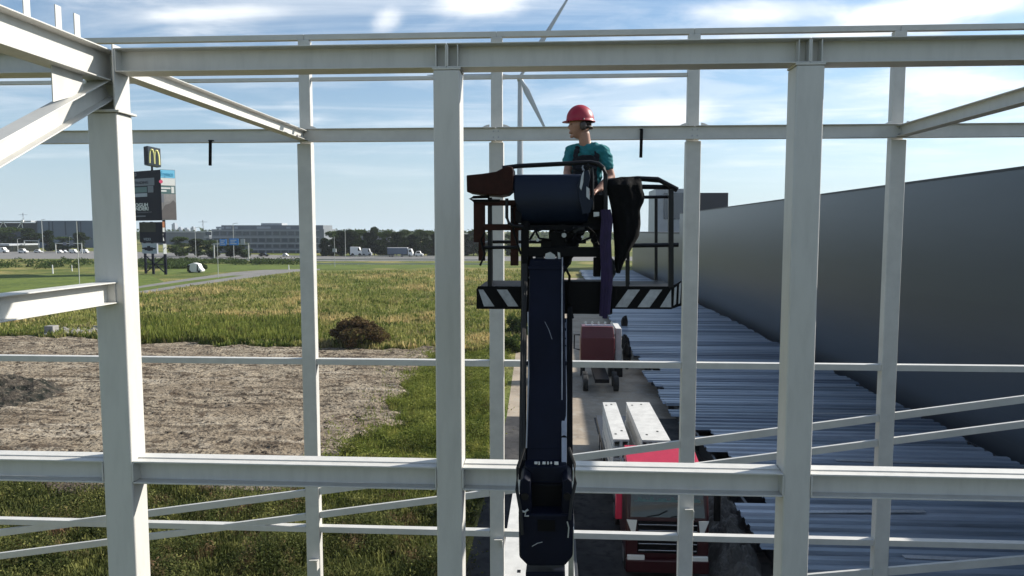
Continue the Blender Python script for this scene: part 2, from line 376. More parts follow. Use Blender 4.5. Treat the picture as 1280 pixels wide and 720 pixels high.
for y in gy:
    for x in gx:
        d = sdist(x, y)+edgen(x, y)+.4*noise.noise(Vector((x*1.3, y*1.3, 5)))
        a = max(-1, min(1, d/.8))
        z = .10*a+(.10*noise.noise(Vector((x*.16, y*.16, 3)))+.09*noise.noise(Vector((x*.8, y*1.6, 7)))+.09*noise.noise(Vector((x*2.0, y*2.6, 2)))+.10*max(0,noise.noise(Vector((x*3.3,y*3.6,6)))-.1)*(1 if noise.noise(Vector((x*.3,y*.45,9)))>0 else .3)+.07+.22*(abs(noise.noise(Vector((x*.16+y*.03, y*.85, 41))))-.22))*max(0, a)
        rr = math.hypot((x-dm.x)/3.0, (y-dm.y)/3.0)
        if False: z += 1.3*(1-rr*rr)**1.3*(1+.35*noise.noise(Vector((x*1.3,y*1.3,1))))
        V[k] = (x, y, z); k += 1
nx, ny = len(gx), len(gy)
idx = np.arange(nx*ny).reshape(ny, nx)
Fs = np.stack([idx[:-1,:-1].ravel(), idx[:-1,1:].ravel(), idx[1:,1:].ravel(), idx[1:,:-1].ravel()], 1)
me = npmesh('dirt_ground', V, Fs); me.polygons.foreach_set('use_smooth', [True]*len(me.polygons))
tag(frommesh('dirt_ground', me, ['dirt']), kind='structure')
# clods and stones scattered on dirt
b = MB()
for i in range(4600):
    if i < 2700: u = random.uniform(-20, 520); v = random.uniform(425, 612)
    else: u = random.uniform(-20, 420); v = random.gauss(613, 5)
    p = PG(u, v)
    if sdist(p.x, p.y)+edgen(p.x, p.y) < .3: continue
    if i < 2700 and (noise.noise(Vector((p.x*.3, p.y*.45, 9))) < .08 or noise.noise(Vector((p.x*1.2, p.y*1.4, 4))) < 0): continue
    s = random.choice([.03,.035,.04,.05,.06,.09])*(1 if i < 2700 else 1.2)
    b.blob((p.x, p.y, .16), (s*1.5, s*1.3, s*.8), i, .3, 0, 5, 3)
o = b.build('soil_clods', 'clod'); tag(o, 'dark clods of soil scattered over the bare sandy ground', 'soil clods', kind='stuff')
hc = PG(-14, 498); b = MB(); n_ = 44; vs = []
for i in range(n_+1):
    for j in range(n_+1):
        x_ = (i/n_-.5)*9.6; y_ = (j/n_-.5)*8.4; q_ = math.hypot(x_/4.8, y_/4.2)
        w_ = Vector((hc.x+x_, hc.y+y_, 0)); z_ = 1.7*max(0, 1-q_)**.8*(1+.5*noise.noise(w_*.8))+.30*noise.noise(w_*2.2)*max(0,1-q_)**.3+.12*noise.noise(w_*6)*max(0,1-q_)**.3-.15*min(1,q_*q_)
        vs.append((w_.x, w_.y, z_))
b.add(vs, [(i*(n_+1)+j, (i+1)*(n_+1)+j, (i+1)*(n_+1)+j+1, i*(n_+1)+j+1) for i in range(n_) for j in range(n_)])
tag(b.build('soil_heap', 'mound'), 'dark heap of dug soil on the bare dirt at the left picture edge', 'soil heap')
# ------------------------------------------------------------ grass
def blades(name, pts, h0, h1, w0, w1, m, label, lean=.45, z0=0.0, cat='grass'):
    n = len(pts); P = np.array(pts)
    a = rng.uniform(0, 2*np.pi, n); hh = rng.uniform(h0, h1, n)*rng.uniform(.6, 1.1, n); ww = rng.uniform(w0, w1, n)
    la = rng.uniform(0, 2*np.pi, n); ll = rng.uniform(0, lean, n)*hh
    c, s = np.cos(a)*ww/2, np.sin(a)*ww/2
    V = np.zeros((n, 4, 3))
    V[:,0] = np.stack([P[:,0]-c, P[:,1]-s, np.full(n, z0)], 1); V[:,1] = np.stack([P[:,0]+c, P[:,1]+s, np.full(n, z0)], 1)
    tx, ty = P[:,0]+np.cos(la)*ll, P[:,1]+np.sin(la)*ll
    V[:,2] = np.stack([tx+c*.35, ty+s*.35, hh+z0], 1); V[:,3] = np.stack([tx-c*.35, ty-s*.35, hh+z0], 1)
    me = npmesh(name, V.reshape(-1,3), np.arange(n*4).reshape(n, 4))
    return tag(frommesh(name, me, [m]), label, cat, kind='stuff')
def scatter(n, u0, u1, v0, v1, test=None, clump=None):
    """even over ground area seen roughly between those limits (world box sampling)"""
    out = []
    while len(out) < n:
        v = random.uniform(v0, v1); u = random.uniform(u0, u1); p = PG(u, v)
        if test and not test(p.x, p.y): continue
        if clump and random.random() > clump(p.x, p.y): continue
        out.append((p.x, p.y))
    return out
def leftof(x, y):
    if not x < -2.75-.02*(y-20)+.6*noise.noise(Vector((x, y*.4, 0))): return False
    d = sdist(x, y)+edgen(x, y)
    return d < .1+.7*noise.noise(Vector((x*.6,y*.6,4))) or (d < 2.2 and random.random() < .06)
cl = lambda x, y: max(.08, min(1, .55+1.3*noise.noise(Vector((x*.6, y*.6, 11)))))
blades('weeds', scatter(52000, -60, 640, 600, 760, leftof, cl), .18, .62, .03, .09, 'weeds', 'tall tangled green and brown weeds in the foreground below the steel frame', .7, cat='weeds')
blades('green_grass', scatter(46000, 380, 665, 430, 640, leftof, cl), .15, .5, .03, .10, 'grassg', 'bright green rough grass between the bare dirt and the yard', .6)
ff = lambda x, y: sdist(x, y)+edgen(x, y) < .2 and x < -2.8 and (y < 190)
cf = lambda x, y: max(.05, min(1, .5+1.4*noise.noise(Vector((x*.22, y*.22, 21)))))
def notpath(x, y):
    if not ff(x, y): return False
    return True
LA = gp((178,368),(300,351),(372,341),(660,336),(660,440),(-200,440),(-200,392),(100,386))
def inpoly(x, y, P):
    ins = False; n = len(P)
    for i in range(n):
        a = P[i]; b_ = P[(i+1) % n]
        if (a[1] > y) != (b_[1] > y) and x < (b_[0]-a[0])*(y-a[1])/(b_[1]-a[1])+a[0]: ins = not ins
    return ins
blades('field_grass', scatter(95000, -60, 665, 337, 446, lambda x, y: ff(x, y) and inpoly(x, y, LA), cf), .25, .75, .10, .30, 'grassf', 'rough green and straw coloured meadow grass behind the bare dirt', .6)
edge = lambda x, y: ff(x, y) and y < 90 and inpoly(x, y, LA)
blades('tall_grass', scatter(16000, 170, 400, 404, 432, edge, cl), .5, 1.3,   .08, .2, 'grassg', 'band of darker tall green grass along the far edge of the dirt', .4)
# ------------------------------------------------------------ trees
def weedleaf(name, n, box, hmax, sz, m, label):
    r_ = np.random.default_rng(len(name)); out = []
    cnt = 0
    while cnt < n:
        v = random.uniform(box[2], box[3]); u = random.uniform(box[0], box[1]); p = PG(u, v)
        if not leftof(p.x, p.y): continue
        h = hmax*max(.12, .75+1.9*noise.noise(Vector((p.x*.55, p.y*.55, 31))))
        k = 14; cnt += k; rr = random.uniform(.12, .32)
        C = np.stack([p.x+r_.normal(0, rr, k), p.y+r_.normal(0, rr, k), h*r_.uniform(.15, 1, k)**.7], 1); out.append(C)
    C = np.concatenate(out); n = len(C)
    a = r_.normal(size=(n,3)); a[:,2] *= .8; a /= np.linalg.norm(a, axis=1)[:,None]
    bb = np.cross(a, r_.normal(size=(n,3))); bb /= np.linalg.norm(bb, axis=1)[:,None]
    q = r_.uniform(.5, 1.3, n)[:,None]*sz
    V = np.stack([C-a*q, C+bb*q*.45, C+a*q, C-bb*q*.45], 1).reshape(-1,3)
    return tag(frommesh(name, npmesh(name, V, np.arange(n*4).reshape(n,4)), [m]), label, 'weeds', kind='stuff')
weedleaf('leafy_weeds', 95000, (-60, 640, 596, 770), .75, .05, 'weeds', 'clumps of broad leaved weeds among the foreground grass')
weedleaf('leafy_undergrowth', 70000, (390, 665, 440, 610), .70, .06, 'grassg', 'clumps of bright leafy undergrowth beside the yard')
def leaves(n, blobs, size, seed, flat=.0):
    r = np.random.default_rng(seed); out = []
    per = n//len(blobs); C = []
    for (cx, cy, cz, rx, rz) in blobs:
        d = r.normal(size=(per, 3)); d /= np.linalg.norm(d, axis=1)[:,None]; k = r.uniform(.55, 1.08, per)[:,None]
        C.append(np.array([cx, cy, cz])+d*k*np.array([rx, rx, rz]))
    C = np.concatenate(C); n = len(C)
    a = r.normal(size=(n,3)); a /= np.linalg.norm(a, axis=1)[:,None]
    bb = np.cross(a, r.normal(size=(n,3))); bb /= np.linalg.norm(bb, axis=1)[:,None]
    s = r.uniform(.5, 1.2, n)[:,None]*size
    V = np.stack([C-a*s, C+bb*s*.6, C+a*s, C-bb*s*.6], 1).reshape(-1,3)
    return npmesh('crown', V, np.arange(n*4).reshape(n,4))
def make_tree(name, label, cat, h, wd, kind, seed, nl=1500, lsz=None, group=None, m='leafd'):
    random.seed(seed)
    t = thing(name, label, cat, (0,0,0), group)
    tb = MB(); th = h*(.35 if kind != 'poplar' else .2)
    tb.tube([(0,0,0),(0.05*h*.1,0,th*.6),(0,0,th),(0.02*h,0,h*.8)], [h*.022,h*.018,h*.014,h*.004], 7)
    for i in range(6):
        a = random.uniform(0, 6.28); z0 = th*random.uniform(.7, 1.5)
        tb.tube([(0,0,z0),(math.cos(a)*wd*.2, math.sin(a)*wd*.2, z0+h*.12),(math.cos(a)*wd*.36, math.sin(a)*wd*.36, z0+h*.25)], [h*.009,h*.006,h*.002], 5)
    tb.build('trunk', 'bark', t)
    bl = []
    for i in range(22):
        a = random.uniform(0, 6.28); zz = random.uniform(.10, .93)
        rr = wd*.5*math.sin(math.pi*min(.97, max(.12, (zz*.95)**(.9 if kind == 'round' else .7))))*random.uniform(.1, .75)
        if kind == 'poplar': rr *= .7
        bl.append((math.cos(a)*rr, math.sin(a)*rr, h*zz, wd*random.uniform(.13,.24), h*random.uniform(.07,.13)))
    me = leaves(nl, bl, lsz or wd*.05, seed)
    frommesh('crown', me, [m], t)
    return t
TP = []
TREEG = 'trees lining the far roads'
treespots = [
 # u, base v, top v, width px, proto, label
 (-8,312,286,26,0,'dark broad tree at the left picture edge in front of the blue-grey hall'),
 (14,313,284,30,1,'bushy dark tree under the truss canopy of the far hall'),
 (36,313,286,24,0,'dark tree right of the truss canopy by the parked vans'),
 (62,314,286,15,2,'narrow dark tree between the dark strips of the far hall'),
 (80,315,296,22,1,'low round tree behind the small white gantry'),
 (101,315,291,18,0,'tree next to the big left steel column, in front of the hall'),
 (226,320,296,24,1,'green tree just right of the advertising pylon'),
 (247,321,299,22,0,'second tree right of the advertising pylon, before the office block'),
 (264,322,300,20,1,'tree in front of the left end of the office block'),
 (288,322,304,22,0,'low tree behind the blue motorway signs'),
 (304,322,303,18,1,'low tree under the middle blue motorway sign'),
 (405,320,296,14,2,'slim tree right beside the office block end'),
]
u = 414; i = 0
desc = ['round dark tree','dense dark tree','taller dark tree','pointed dark tree']
wher = ['behind the thin pole with a box','behind the white camper vans','left of the parked white lorry','behind the parked white lorry','beside the middle front column','right of the middle front column']
LN = 0
for u, tv in [(416,289),(427,286),(438,288),(450,287),(459,289),(468,285),(478,290),(487,288),(496,291),(506,287),(516,291),(525,287),(535,288),(544,289),(556,290),(567,288),(580,291),(592,289),(604,291),(638,292)]:
    LN += 1
    ordw = ['first','second','third','fourth','fifth','sixth','seventh','eighth','ninth','tenth','eleventh','twelfth','thirteenth','fourteenth','fifteenth','sixteenth','seventeenth','eighteenth','nineteenth','twentieth'][LN-1]
    treespots.append((u,319.5,tv,random.choice([17,20,23]),LN % 3 if LN % 4 else 1,f'{ordw} dark tree from the left in the dense row right of the office block'))
protos = []
for k, (kind, hh, ww, mm) in enumerate([('round',10,9,'leafd'),('round',10,11,'leafg'),('poplar',10,6,'leafd')]):
    protos.append((make_tree('tree', 'x', 'tree', hh, ww, kind, 31+k, 3600, .42, TREEG, mm), hh, ww))
first = [True]*3
for (u, bv, tv, wpx, k, lab) in treespots:
    p = PG(u, bv); D = (p-CAM).dot(FW); hh = (bv-tv)*D/F; ww = wpx*D/F*1.45
    t0, ph, pw = protos[k]
    sc = (ww/pw, ww/pw, hh/ph)
    if first[k]: t = t0; t.location = p; t.scale = sc; t['label'] = lab; first[k] = False
    else: t = dup(t0, p, random.uniform(0,6.28), sc, lab)
random.seed(11)
# far woods mass
bl = []
for i in range(420):
    u = random.uniform(-150, 1000); D = random.uniform(700, 1100); p = PY(u, 288, D)
    bl.append((p.x, p.y, random.uniform(1,5)*(1.3 if u < 600 else .8), random.uniform(12,24), random.uniform(3,7)))
me = leaves(24000, bl, 2.6, 5); tag(frommesh('distant_woods', me, ['leafg']), 'low distant line of woods along the horizon', 'woods', kind='stuff')
# hedge/bushes strips left
bl = []
for i in range(260):
    u = random.choice([random.uniform(-100,112), random.uniform(175,235), random.uniform(215,380)]); v = random.uniform(326.5,336 if u < 236 else 331); p = PG(u, v)
    bl.append((p.x, p.y, .4, random.uniform(1.2,2.6), random.uniform(.5,1.3)))
me = leaves(20000, bl, .35, 6); tag(frommesh('roadside_bushes', me, ['leafg']), 'low ragged bushes along the bank between lawn and highway', 'bushes', kind='stuff')
# brown shrub
p = PG(446, 434); D = p.y; sh = thing('shrub', 'large rounded brownish shrub at the far edge of the bare dirt', 'shrub', p)
tb = MB()
for i in range(9):
    a = random.uniform(0,6.28); tb.tube([p, p+Vector((math.cos(a)*1.2, math.sin(a)*1, 1)), p+Vector((math.cos(a)*2.4, math.sin(a)*1.8, 1.7))], [.06,.04,.015], 5)
tb.build('stem', 'bark', sh)
bl = []
for i in range(26):
    a = random.uniform(0,6.28); q = random.uniform(0,1)**.6; z = (1-q*q)*2.0
    bl.append((math.cos(a)*q*2.7, math.sin(a)*q*2.0, z+.25, random.uniform(.5,.9), random.uniform(.35,.7)))
me = leaves(8000, bl, .13, 8); frommesh('foliage', me, ['leafb'], sh)
# small bushes beside paving
for i, (u, v, s, lab) in enumerate([(646,420,1.5,'leafy green bush at the yard edge beside the boom'), (640,440,1.1,'smaller green bush at the yard edge in front of the leafy one'), (255,337,1.2,'small dark bush beside the path near the white wreck')]):
    p = PG(u, v); sh = thing('bush', lab, 'bush', p)
    tb = MB(); tb.tube([p, p+Vector((.1,0,s*.6)), p+Vector((.2,.1,s))], [.04,.03,.01], 5); tb.build('stem', 'bark', sh)
    bl = [(random.uniform(-s,s)*.6, random.uniform(-s,s)*.6, random.uniform(.2,1)*s, s*.4, s*.35) for _ in range(10)]
    frommesh('foliage', leaves(1800, bl, .1*s, 40+i), ['leafg'], sh)
# ------------------------------------------------------------ steel frame
S = 4.0; Y1 = 8.32; Y2 = 14.98
CX = [-5.22, -1.206, 2.784, 6.784]
RX = [-5.19, -1.18, 2.81, 6.83]
def rhs(mb, x, y, wx, wy, z0, z1, m=0): mb.box((x-wx/2, y-wy/2, z0), (x+wx/2, y+wy/2, z1), m)
ZT0, ZT1 = H+1.82, H+2.09   # top beam
ZM0, ZM1 = H-3.04, H-2.765
def plate_bolts(mb, pts, d, r=.018, l=.03):
    for p in pts: mb.cyl(p, Vector(p)+Vector(d)*l, r, n=6)
# C1
c = thing('steel_column', 'thickest white steel column, at the left, with cap plate and bolted joint on top', 'steel column', (CX[0], Y1, 0), 'steel columns of the front row')
b = MB(); rhs(b, CX[0], Y1, .36, .31, .03, H+1.36); b.build('post', 'steel', c, .022, seg=3)
b = MB(); rhs(b, CX[0], Y1, .44, .37, H+1.36, H+1.385); b.build('cap_plate', 'steel', c, .003)
b = MB()  # H stub, open side towards the camera
b.box((CX[0]+.145, Y1-.15, H+1.385), (CX[0]+.165, Y1+.15, H+2.13))
b.box((CX[0]-.185, Y1-.15, H+1.385), (CX[0]-.165, Y1+.15, ZT0-.03))
b.box((CX[0]-.165, Y1+.10, H+1.385), (CX[0]+.145, Y1+.115, H+2.10))
b.box((CX[0]-.165, Y1-.13, H+1.387), (CX[0]+.145, Y1+.10, H+1.402))
b.build('column_head', 'steel', c, .003)
b = MB(); plate_bolts(b, [(CX[0]+.14, Y1-.08, H+z) for z in (1.60,1.75,1.88,2.0)]+[(CX[0]+.14, Y1-.03, H+z) for z in (1.66,1.8,1.93)], (-1,0,0)); b.each('bolt', 'bolt', c)
b = MB(); rhs(b, CX[0], Y1, .55, .5, 0, .03); b.build('base_plate', 'steel', c)
for k, lab in ((1,'middle white steel column of the front row, just left of the lift basket'), (2,'right white steel column of the front row, in front of the grey wall')):
    c = thing('steel_column', lab, 'steel column', (CX[k], Y1, 0), 'steel columns of the front row')
    b = MB(); rhs(b, CX[k], Y1, .305, .30, .03, ZT0-.025); b.build('post', 'steel', c, .02, seg=3)
    b = MB(); rhs(b, CX[k], Y1, .32, .31, ZT0-.025, ZT0-.003); b.build('cap_plate', 'steel', c, .003)
    b = MB(); rhs(b, CX[k], Y1, .5, .5, 0, .03); b.build('base_plate', 'steel', c)
# rear columns
for k, lab in enumerate(('leftmost slim column of the rear steel row, ending the long cross beam', 'rear steel column left of the lift basket, seen behind the brown toolbox', 'rear steel column right of the lift basket', 'rightmost rear steel column, with a cross beam joining from the right')):
    x = RX[k]; c = thing('steel_column', lab, 'steel column', (x, Y2, 0), 'steel columns of the rear row')
    b = MB(); rhs(b, x, Y2, .30, .20, .03, ZT0-.02); b.build('post', 'steel2', c, .015, seg=2)
    b = MB(); rhs(b, x, Y2+.08, .235, .17, ZT0-.02, H+3.93); b.build('upper_post', 'steel2', c, .012, seg=2)
    b = MB(); b.box((x-.10, Y2-.178, ZT0+.02), (x+.10, Y2-.174, ZT1-.02)); b.build('connection_plate', 'steel2', c)
    b = MB(); plate_bolts(b, [(x+dx, Y2-.176, ZT0+dz) for dx in (-.05,.05) for dz in (.07,.19)], (0,-1,0), .016, .02)
    b.each('bolt', 'bolt', c)
    b = MB()
    for s in (-1, 1): b.poly([(x+s*.14, Y2-.1, ZT1+.004), (x+s*.32, Y2-.1, ZT1+.004), (x+s*.20, Y2-.1, ZT1+.06), (x+s*.14, Y2-.1, ZT1+.07)], (0,.02,0))
    b.each('gusset', 'steel2', c)
    b = MB(); rhs(b, x, Y2, .5, .4, 0, .03); b.build('base_plate', 'steel2', c)
    if k != 3:
        z = PY(x*60+640, 695 if k == 0 else (670 if k == 1 else 633), Y2).z
        b = MB(); b.poly([(x-.05, Y2-.103, z), (x+.12, Y2-.103, z), (x+.12, Y2-.28, z+.05), (x-.05, Y2-.25, z+.03)], (0,0,.012)); b.box((x+.12, Y2-.26, z-.18), (x+.132, Y2-.103, z+.01)); b.build('bracket', 'steel2', c)
# front beams
def ib(name, label, cat, p0, p1, h, bw, m='steel', group=None, tf=.014, parts=None):
    t = thing(name, label, cat, ((p0[0]+p1[0])/2, (p0[1]+p1[1])/2, min(p0[2], p1[2])-h/2), group)
    b = MB(); b.ibeam(p0, p1, h, bw, tf); b.build('profile', m, t, .004, seg=2)
    return t
g1 = 'top beams of the front row'; g2 = 'floor-edge beams of the front row'
zt = (ZT0+ZT1)/2; ht = ZT1-ZT0
xe = [(-13.2, CX[0]-.2), (CX[0]+.168, CX[1]-.003), (CX[1]+.003, CX[2]-.003), (CX[2]+.003, 8.6)]
labs = ['white top beam leaving the left picture edge behind the sloping rafter', 'white top beam between the thick left column and the middle front column', 'white top beam passing above the worker, between middle and right front columns', 'white top beam from the right front column to the right picture edge']
for (x0, x1), lab in zip(xe, labs):
    t = ib('steel_beam', lab, 'steel beam', (x0, Y1, zt), (x1, Y1, zt), ht, .28, group=g1)
    for xx in ((x0+.006,) if x0 > -6 else ())+((x1-.006,) if x1 < 8 and x1 > -5.5 and x1 != CX[0]-.2 else ()):
        b = MB(); b.box((xx-.008, Y1-.137, ZT0+.016), (xx+.008, Y1+.137, ZT1-.016)); b.build('end_plate', 'steel', t)
    for xx in ([x0+.12] if x0 > -6 and x0 > CX[0]+.3 else [])+([x1-.12] if -5.2 < x1 < 8 else []):
        b = MB(); b.box((xx-.005, Y1-.132, ZT0+.016), (xx+.005, Y1-.006, ZT1-.016)); b.build('stiffener', 'steel', t)
zm = (ZM0+ZM1)/2
xe = [(-13.2, CX[0]-.182), (CX[0]+.183, CX[1]-.155), (CX[1]+.155, CX[2]-.155), (CX[2]+.155, 8.6)]
labs = ['white floor-edge beam running left from the thick left column', 'white floor-edge beam crossing the picture between the thick left and middle columns', 'white floor-edge beam behind the boom, between middle and right front columns', 'white floor-edge beam from the right front column to the right picture edge']
for (x0, x1), lab in zip(xe, labs):
    t = ib('floor_edge_beam', lab, 'steel beam', (x0, Y1, zm), (x1, Y1, zm), ZM1-ZM0, .29, group=g2, tf=.02)
    b = MB(); b.box((x0+.004, Y1-.02, ZM1+.0), (x1-.004, Y1+.145, ZM1+.014)); b.build('support_strip', 'steel', t, .002)
    if x0 > -6:
        b = MB(); b.box((x0-.004, Y1-.16, ZM0+.03), (x0+.012, Y1+.14, ZM1-.022)); b.build('end_plate', 'steel', t)
    if x1 < 8:
        b = MB(); b.box((x1-.012, Y1-.16, ZM0+.03), (x1+.002, Y1+.14, ZM1-.022)); b.build('end_plate', 'steel', t)
# beams towards camera
x = CX[0]-.02
t = ib('rafter_beam', 'white rafter at the top left with upright tabs, sloping out of the picture', 'steel beam', (x, -2.5, H+1.90), (x, Y1+.09, H+1.90), .36, .27, tf=.016)
for v0, u0 in ((8,34), (12,73), (22,96)):
    p = PX(u0, 30, x+.06)
    b = MB(); b.box((p.x-.006, p.y-.045, H+2.08), (p.x+.006, p.y+.045, H+2.34)); o = b.build('tab', 'steel', t)
t = ib('side_beam', 'white short-looking beam meeting the thick left column below eye level', 'steel beam', (x, -2.5, H-.73), (x, Y1-.16, H-.73), .25, .24, tf=.014)
b = MB(); b.box((x-.1, Y1-.172, H-.84), (x+.1, Y1-.157, H-.62)); b.build('end_plate', 'steel', t)
# brace
d0 = Vector((x, Y1-.02, H+1.66)); d1 = Vector((x, 4.6, H+.02-.30))
t = thing('brace_beam', 'white diagonal brace at the left edge running down from the column head', 'steel brace', (x, 6.4, H-.3))
b = MB(); b.ibeam(d0, d1, .22, .22, .014, up=(0,.5,1)); b.build('profile', 'steel', t, .004)
b = MB(); pp = [(x, Y1-.95, H+1.72), (x, Y1-.45, H+1.72), (x, Y1-.45, H+1.52), (x, Y1-.95, H+1.34)]; b.poly(pp, (.012,0,0)); b.build('gusset', 'steel', t)
# long cross beams between rows
t = ib('cross_beam', 'white cross beam sloping from the thick left column to the leftmost rear column', 'steel beam', (CX[0]+.06, Y1+.16, H+1.93), (RX[0]+.02, Y2-.11, H+1.95), .20, .2, 'steel')
b = MB(); plate_bolts(b, [(RX[0]+.03, Y2-.6+q, H+1.9) for q in (0,.15)], (1,0,0), .02, .03); b.each('bolt', 'bolt', t)
t = ib('cross_beam', 'white cross beam coming in from the right edge to the rightmost rear column', 'steel beam', (CX[3]+.0, Y1+.16, H+1.93), (RX[3]-.0, Y2-.11, H+1.95), .22, .22, 'steel')
# rear beams (same level as the front top beam) and rails
bays = [(-13.5, RX[0]), (RX[0], RX[1]), (RX[1], RX[2]), (RX[2], RX[3]), (RX[3], 12.5)]
bn = ['left of the leftmost rear column', 'just right of the leftmost rear column', 'behind the lift', 'between the two right-hand rear columns', 'right of the rightmost rear column']
for (x0, x1), n_ in zip(bays, bn):
    a = x0+(.012 if x0 > -13 else 0); z_ = x1-(.012 if x1 < 12 else 0)
    t = ib('rear_beam', 'grey-white rear beam at helmet height '+n_, 'steel beam', (a, Y2-.17, zt), (z_, Y2-.17, zt), ht, .13, 'steel2', 'rear row beams at helmet height')
def rails(name, zc_, hh, dd, y, what, group, slope=None, gap=.155, sub=bays, names=bn, ch=True):
    for (x0, x1), n_ in zip(sub, names):
        a = x0+(gap if x0 > -13 else 0); e = x1-(gap if x1 < 12 else 0)
        za, ze = (zc_+slope*(a-0), zc_+slope*(e-0)) if slope else (zc_, zc_)
        b = MB()
        if ch: # channel open to the back
            w_, h_ = dd/2, hh/2; t_ = .008
            b.prism([(-w_,-h_),(w_,-h_),(w_,-h_+t_),(-w_+t_,-h_+t_),(-w_+t_,h_-t_),(w_,h_-t_),(w_,h_),(-w_,h_)][::-1] if False else [(w_,-h_),(-w_,-h_),(-w_,-h_+t_),(w_-t_,-h_+t_),(w_-t_,h_-t_),(-w_,h_-t_),(-w_,h_),(w_,h_)], (a, y, za), (e, y, ze))
        else: b.bar((a, y, za), (e, y, ze), dd, hh)
        o = b.build(name, 'steel2', None, .003)
        tag(o, what+' '+n_, 'steel rail', group)
rails('parapet_rail', H+3.99, .11, .12, Y2+.08, 'topmost thin white rail', 'topmost rails of the rear row', gap=.004, ch=False)
rails('upper_rail', H+3.14, .075, .07, Y2+.08, 'thin white rail just under the top beam', 'thin rails under the top beam', gap=.122, sub=bays[:3], names=bn[:3])
rails('wall_rail', PY(640, 454, Y2).z, .125, .16, Y2, 'white horizontal rail level with the dirt field', 'upper wall rails of the rear row')
rails('lower_wall_rail', PY(640, 666, Y2).z, .125, .16, Y2, 'white horizontal rail near the picture bottom', 'lower wall rails of the rear row')
def zl(u, v, y): return PY(u, v, y)
pa, pb = PY(376, 616, Y2), PY(1280, 498, Y2); sl_ = (pb.z-pa.z)/(pb.x-pa.x)
rails('sloping_rail', pa.z-sl_*pa.x, .15, .07, Y2-.04, 'upper of two sloping white rails', 'upper sloping rails', slope=sl_, ch=False)
pa, pb = PY(0, 694, Y2), PY(1280, 529, Y2); sl2 = (pb.z-pa.z)/(pb.x-pa.x)
rails('low_sloping_rail', pa.z-sl2*pa.x, .14, .07, Y2-.04, 'lower of two sloping white rails', 'lower sloping rails', slope=sl2, ch=False)
pa = PY(1128, 722, Y2)
b = MB(); b.bar((RX[2]+.16, Y2-.02, pa.z-sl2*2.2), (12.5, Y2-.02, pa.z+sl2*(12.5-pa.x)), .07, .17); tag(b.build('bottom_sloping_rail', 'steel2', None, .003), 'lowest sloping white rail in the bottom right corner', 'steel rail')
# hanging straps
for (u, v0, v1, du, lab) in ((263,178,207,-.3,'short black strap hanging left from the rear beam, under sloping cross beam'), (802,164,197,-1,'short black strap hanging from the rear beam right of the worker')):
    p0 = PY(u, v0, Y2-.26); p1 = PY(u+du, v1, Y2-.27)
    b = MB(); b.bar(p0+Vector((0,0,.04)), p1, .06, .02, (0,1,0)); b.bar(p0+Vector((-.02,-.01,.04)), p0+Vector((.02,.12,.05)), .05, .02)
    tag(b.build('strap', 'black'), lab, 'strap')
# ------------------------------------------------------------ boom lift
lift = thing('boom_lift', 'dark navy boom lift with worker basket, striped base plates and jointed arm', 'boom lift', (.2, 3.6, 0))
def fb(mb, u0, v0, u1, v1, Y, dY, m=0):  # box whose front face spans those picture limits at depth Y
    a = PY(u0, v1, Y); c_ = PY(u1, v0, Y); mb.box((a.x, Y, a.z), (c_.x, Y+dY, c_.z), m); return mb
def pt(l, Y): return [PY(u, v, Y) for u, v in l]
YF = 6.65; YB = 7.62
zf = PY(700, 360, YF).z
# platform floor
b = MB(); a = PY(600, 360, YF); c_ = PY(848, 360, YF)
b.box((a.x, YF+.02, zf-.05), (c_.x, YB, zf)); b.build('platform', 'black', lift)
def toe(u0, u1, dirn, name):
    b = MB(); a = PY(u0, 386, YF); c_ = PY(u1, 358, YF)
    b.box((a.x, YF-.01, a.z), (c_.x, YF+.01, c_.z), 0)
    wpx = 17; u = u0+4
    for st in (range(u0-6, u1, 30) if dirn > 0 else range(u0+6, u1+10, 28)):
        if dirn > 0: q = [(st+0,362),(st+13,362),(st+27,383),(st+14,383)]
        else: q = [(st+15,362),(st+30,362),(st+14,384),(st-1,384)]
        q = [(min(max(x_, u0+1), u1-1), y_) for x_, y_ in q]
        if abs(q[0][0]-q[1][0])+abs(q[2][0]-q[3][0]) < 6: continue
        b.poly([PY(x_, y_, YF-.013) for x_, y_ in q], (0,.002,0), 1)
    return b.build(name, ['black','hazw'], lift)
toe(597, 651, 1, 'striped_plate'); toe(764, 840, -1, 'striped_plate')
b = MB(); pa = pt([(840,358),(852,351),(852,382),(840,386)], YF); b.poly(pa, (0,.02,0), 0)
b.poly(pt([(843,360),(846,358),(845,380),(842,382)], YF-.013), (0,.002,0), 1); b.poly(pt([(849,355),(851.5,353),(850,379),(848,380)], YF-.013), (0,.002,0), 1)
b.build('striped_plate', ['black','hazw'], lift)
b = MB(); a = PY(597, 386, YF); c_ = PY(848, 362, YF)
b.box((a.x, YB-.01, a.z), (c_.x, YB+.01, c_.z)); b.box((a.x-.01, YF, a.z), (a.x+.01, YB, c_.z)); b.box((c_.x-.01, YF+.3, a.z), (c_.x+.01, YB, c_.z)); b.build('kick_plate', 'black', lift)
# guard rails
b = MB(); r_ = .021
b.tube(pt([(628,210),(648,207.5),(738,203),(748,205),(754,210),(757,219),(757,290)], YF-.05), r_)
b.tube(pt([(734,205),(739,210),(740,222),(740,262)], YF-.06), .018)
b.tube(pt([(760,226),(797,223),(822,224),(847,237)], YF+.05), .022)
b.tube(pt([(797,223.5),(826,226),(846,238)], YF+.12), .02)
b.tube(pt([(800,233.5),(838,234)], YF+.1), .022); b.tube(pt([(803,246.5),(836,246)], YF+.08), .015)
b.bar(PY(838.5,237,YF), PY(838.5,359,YF), .045, .045, (0,1,0))
b.tube(pt([(785,307),(848,306)], YF), .02)
b.bar(PY(784,325,YF), PY(784,358,YF), .03, .03, (0,1,0))
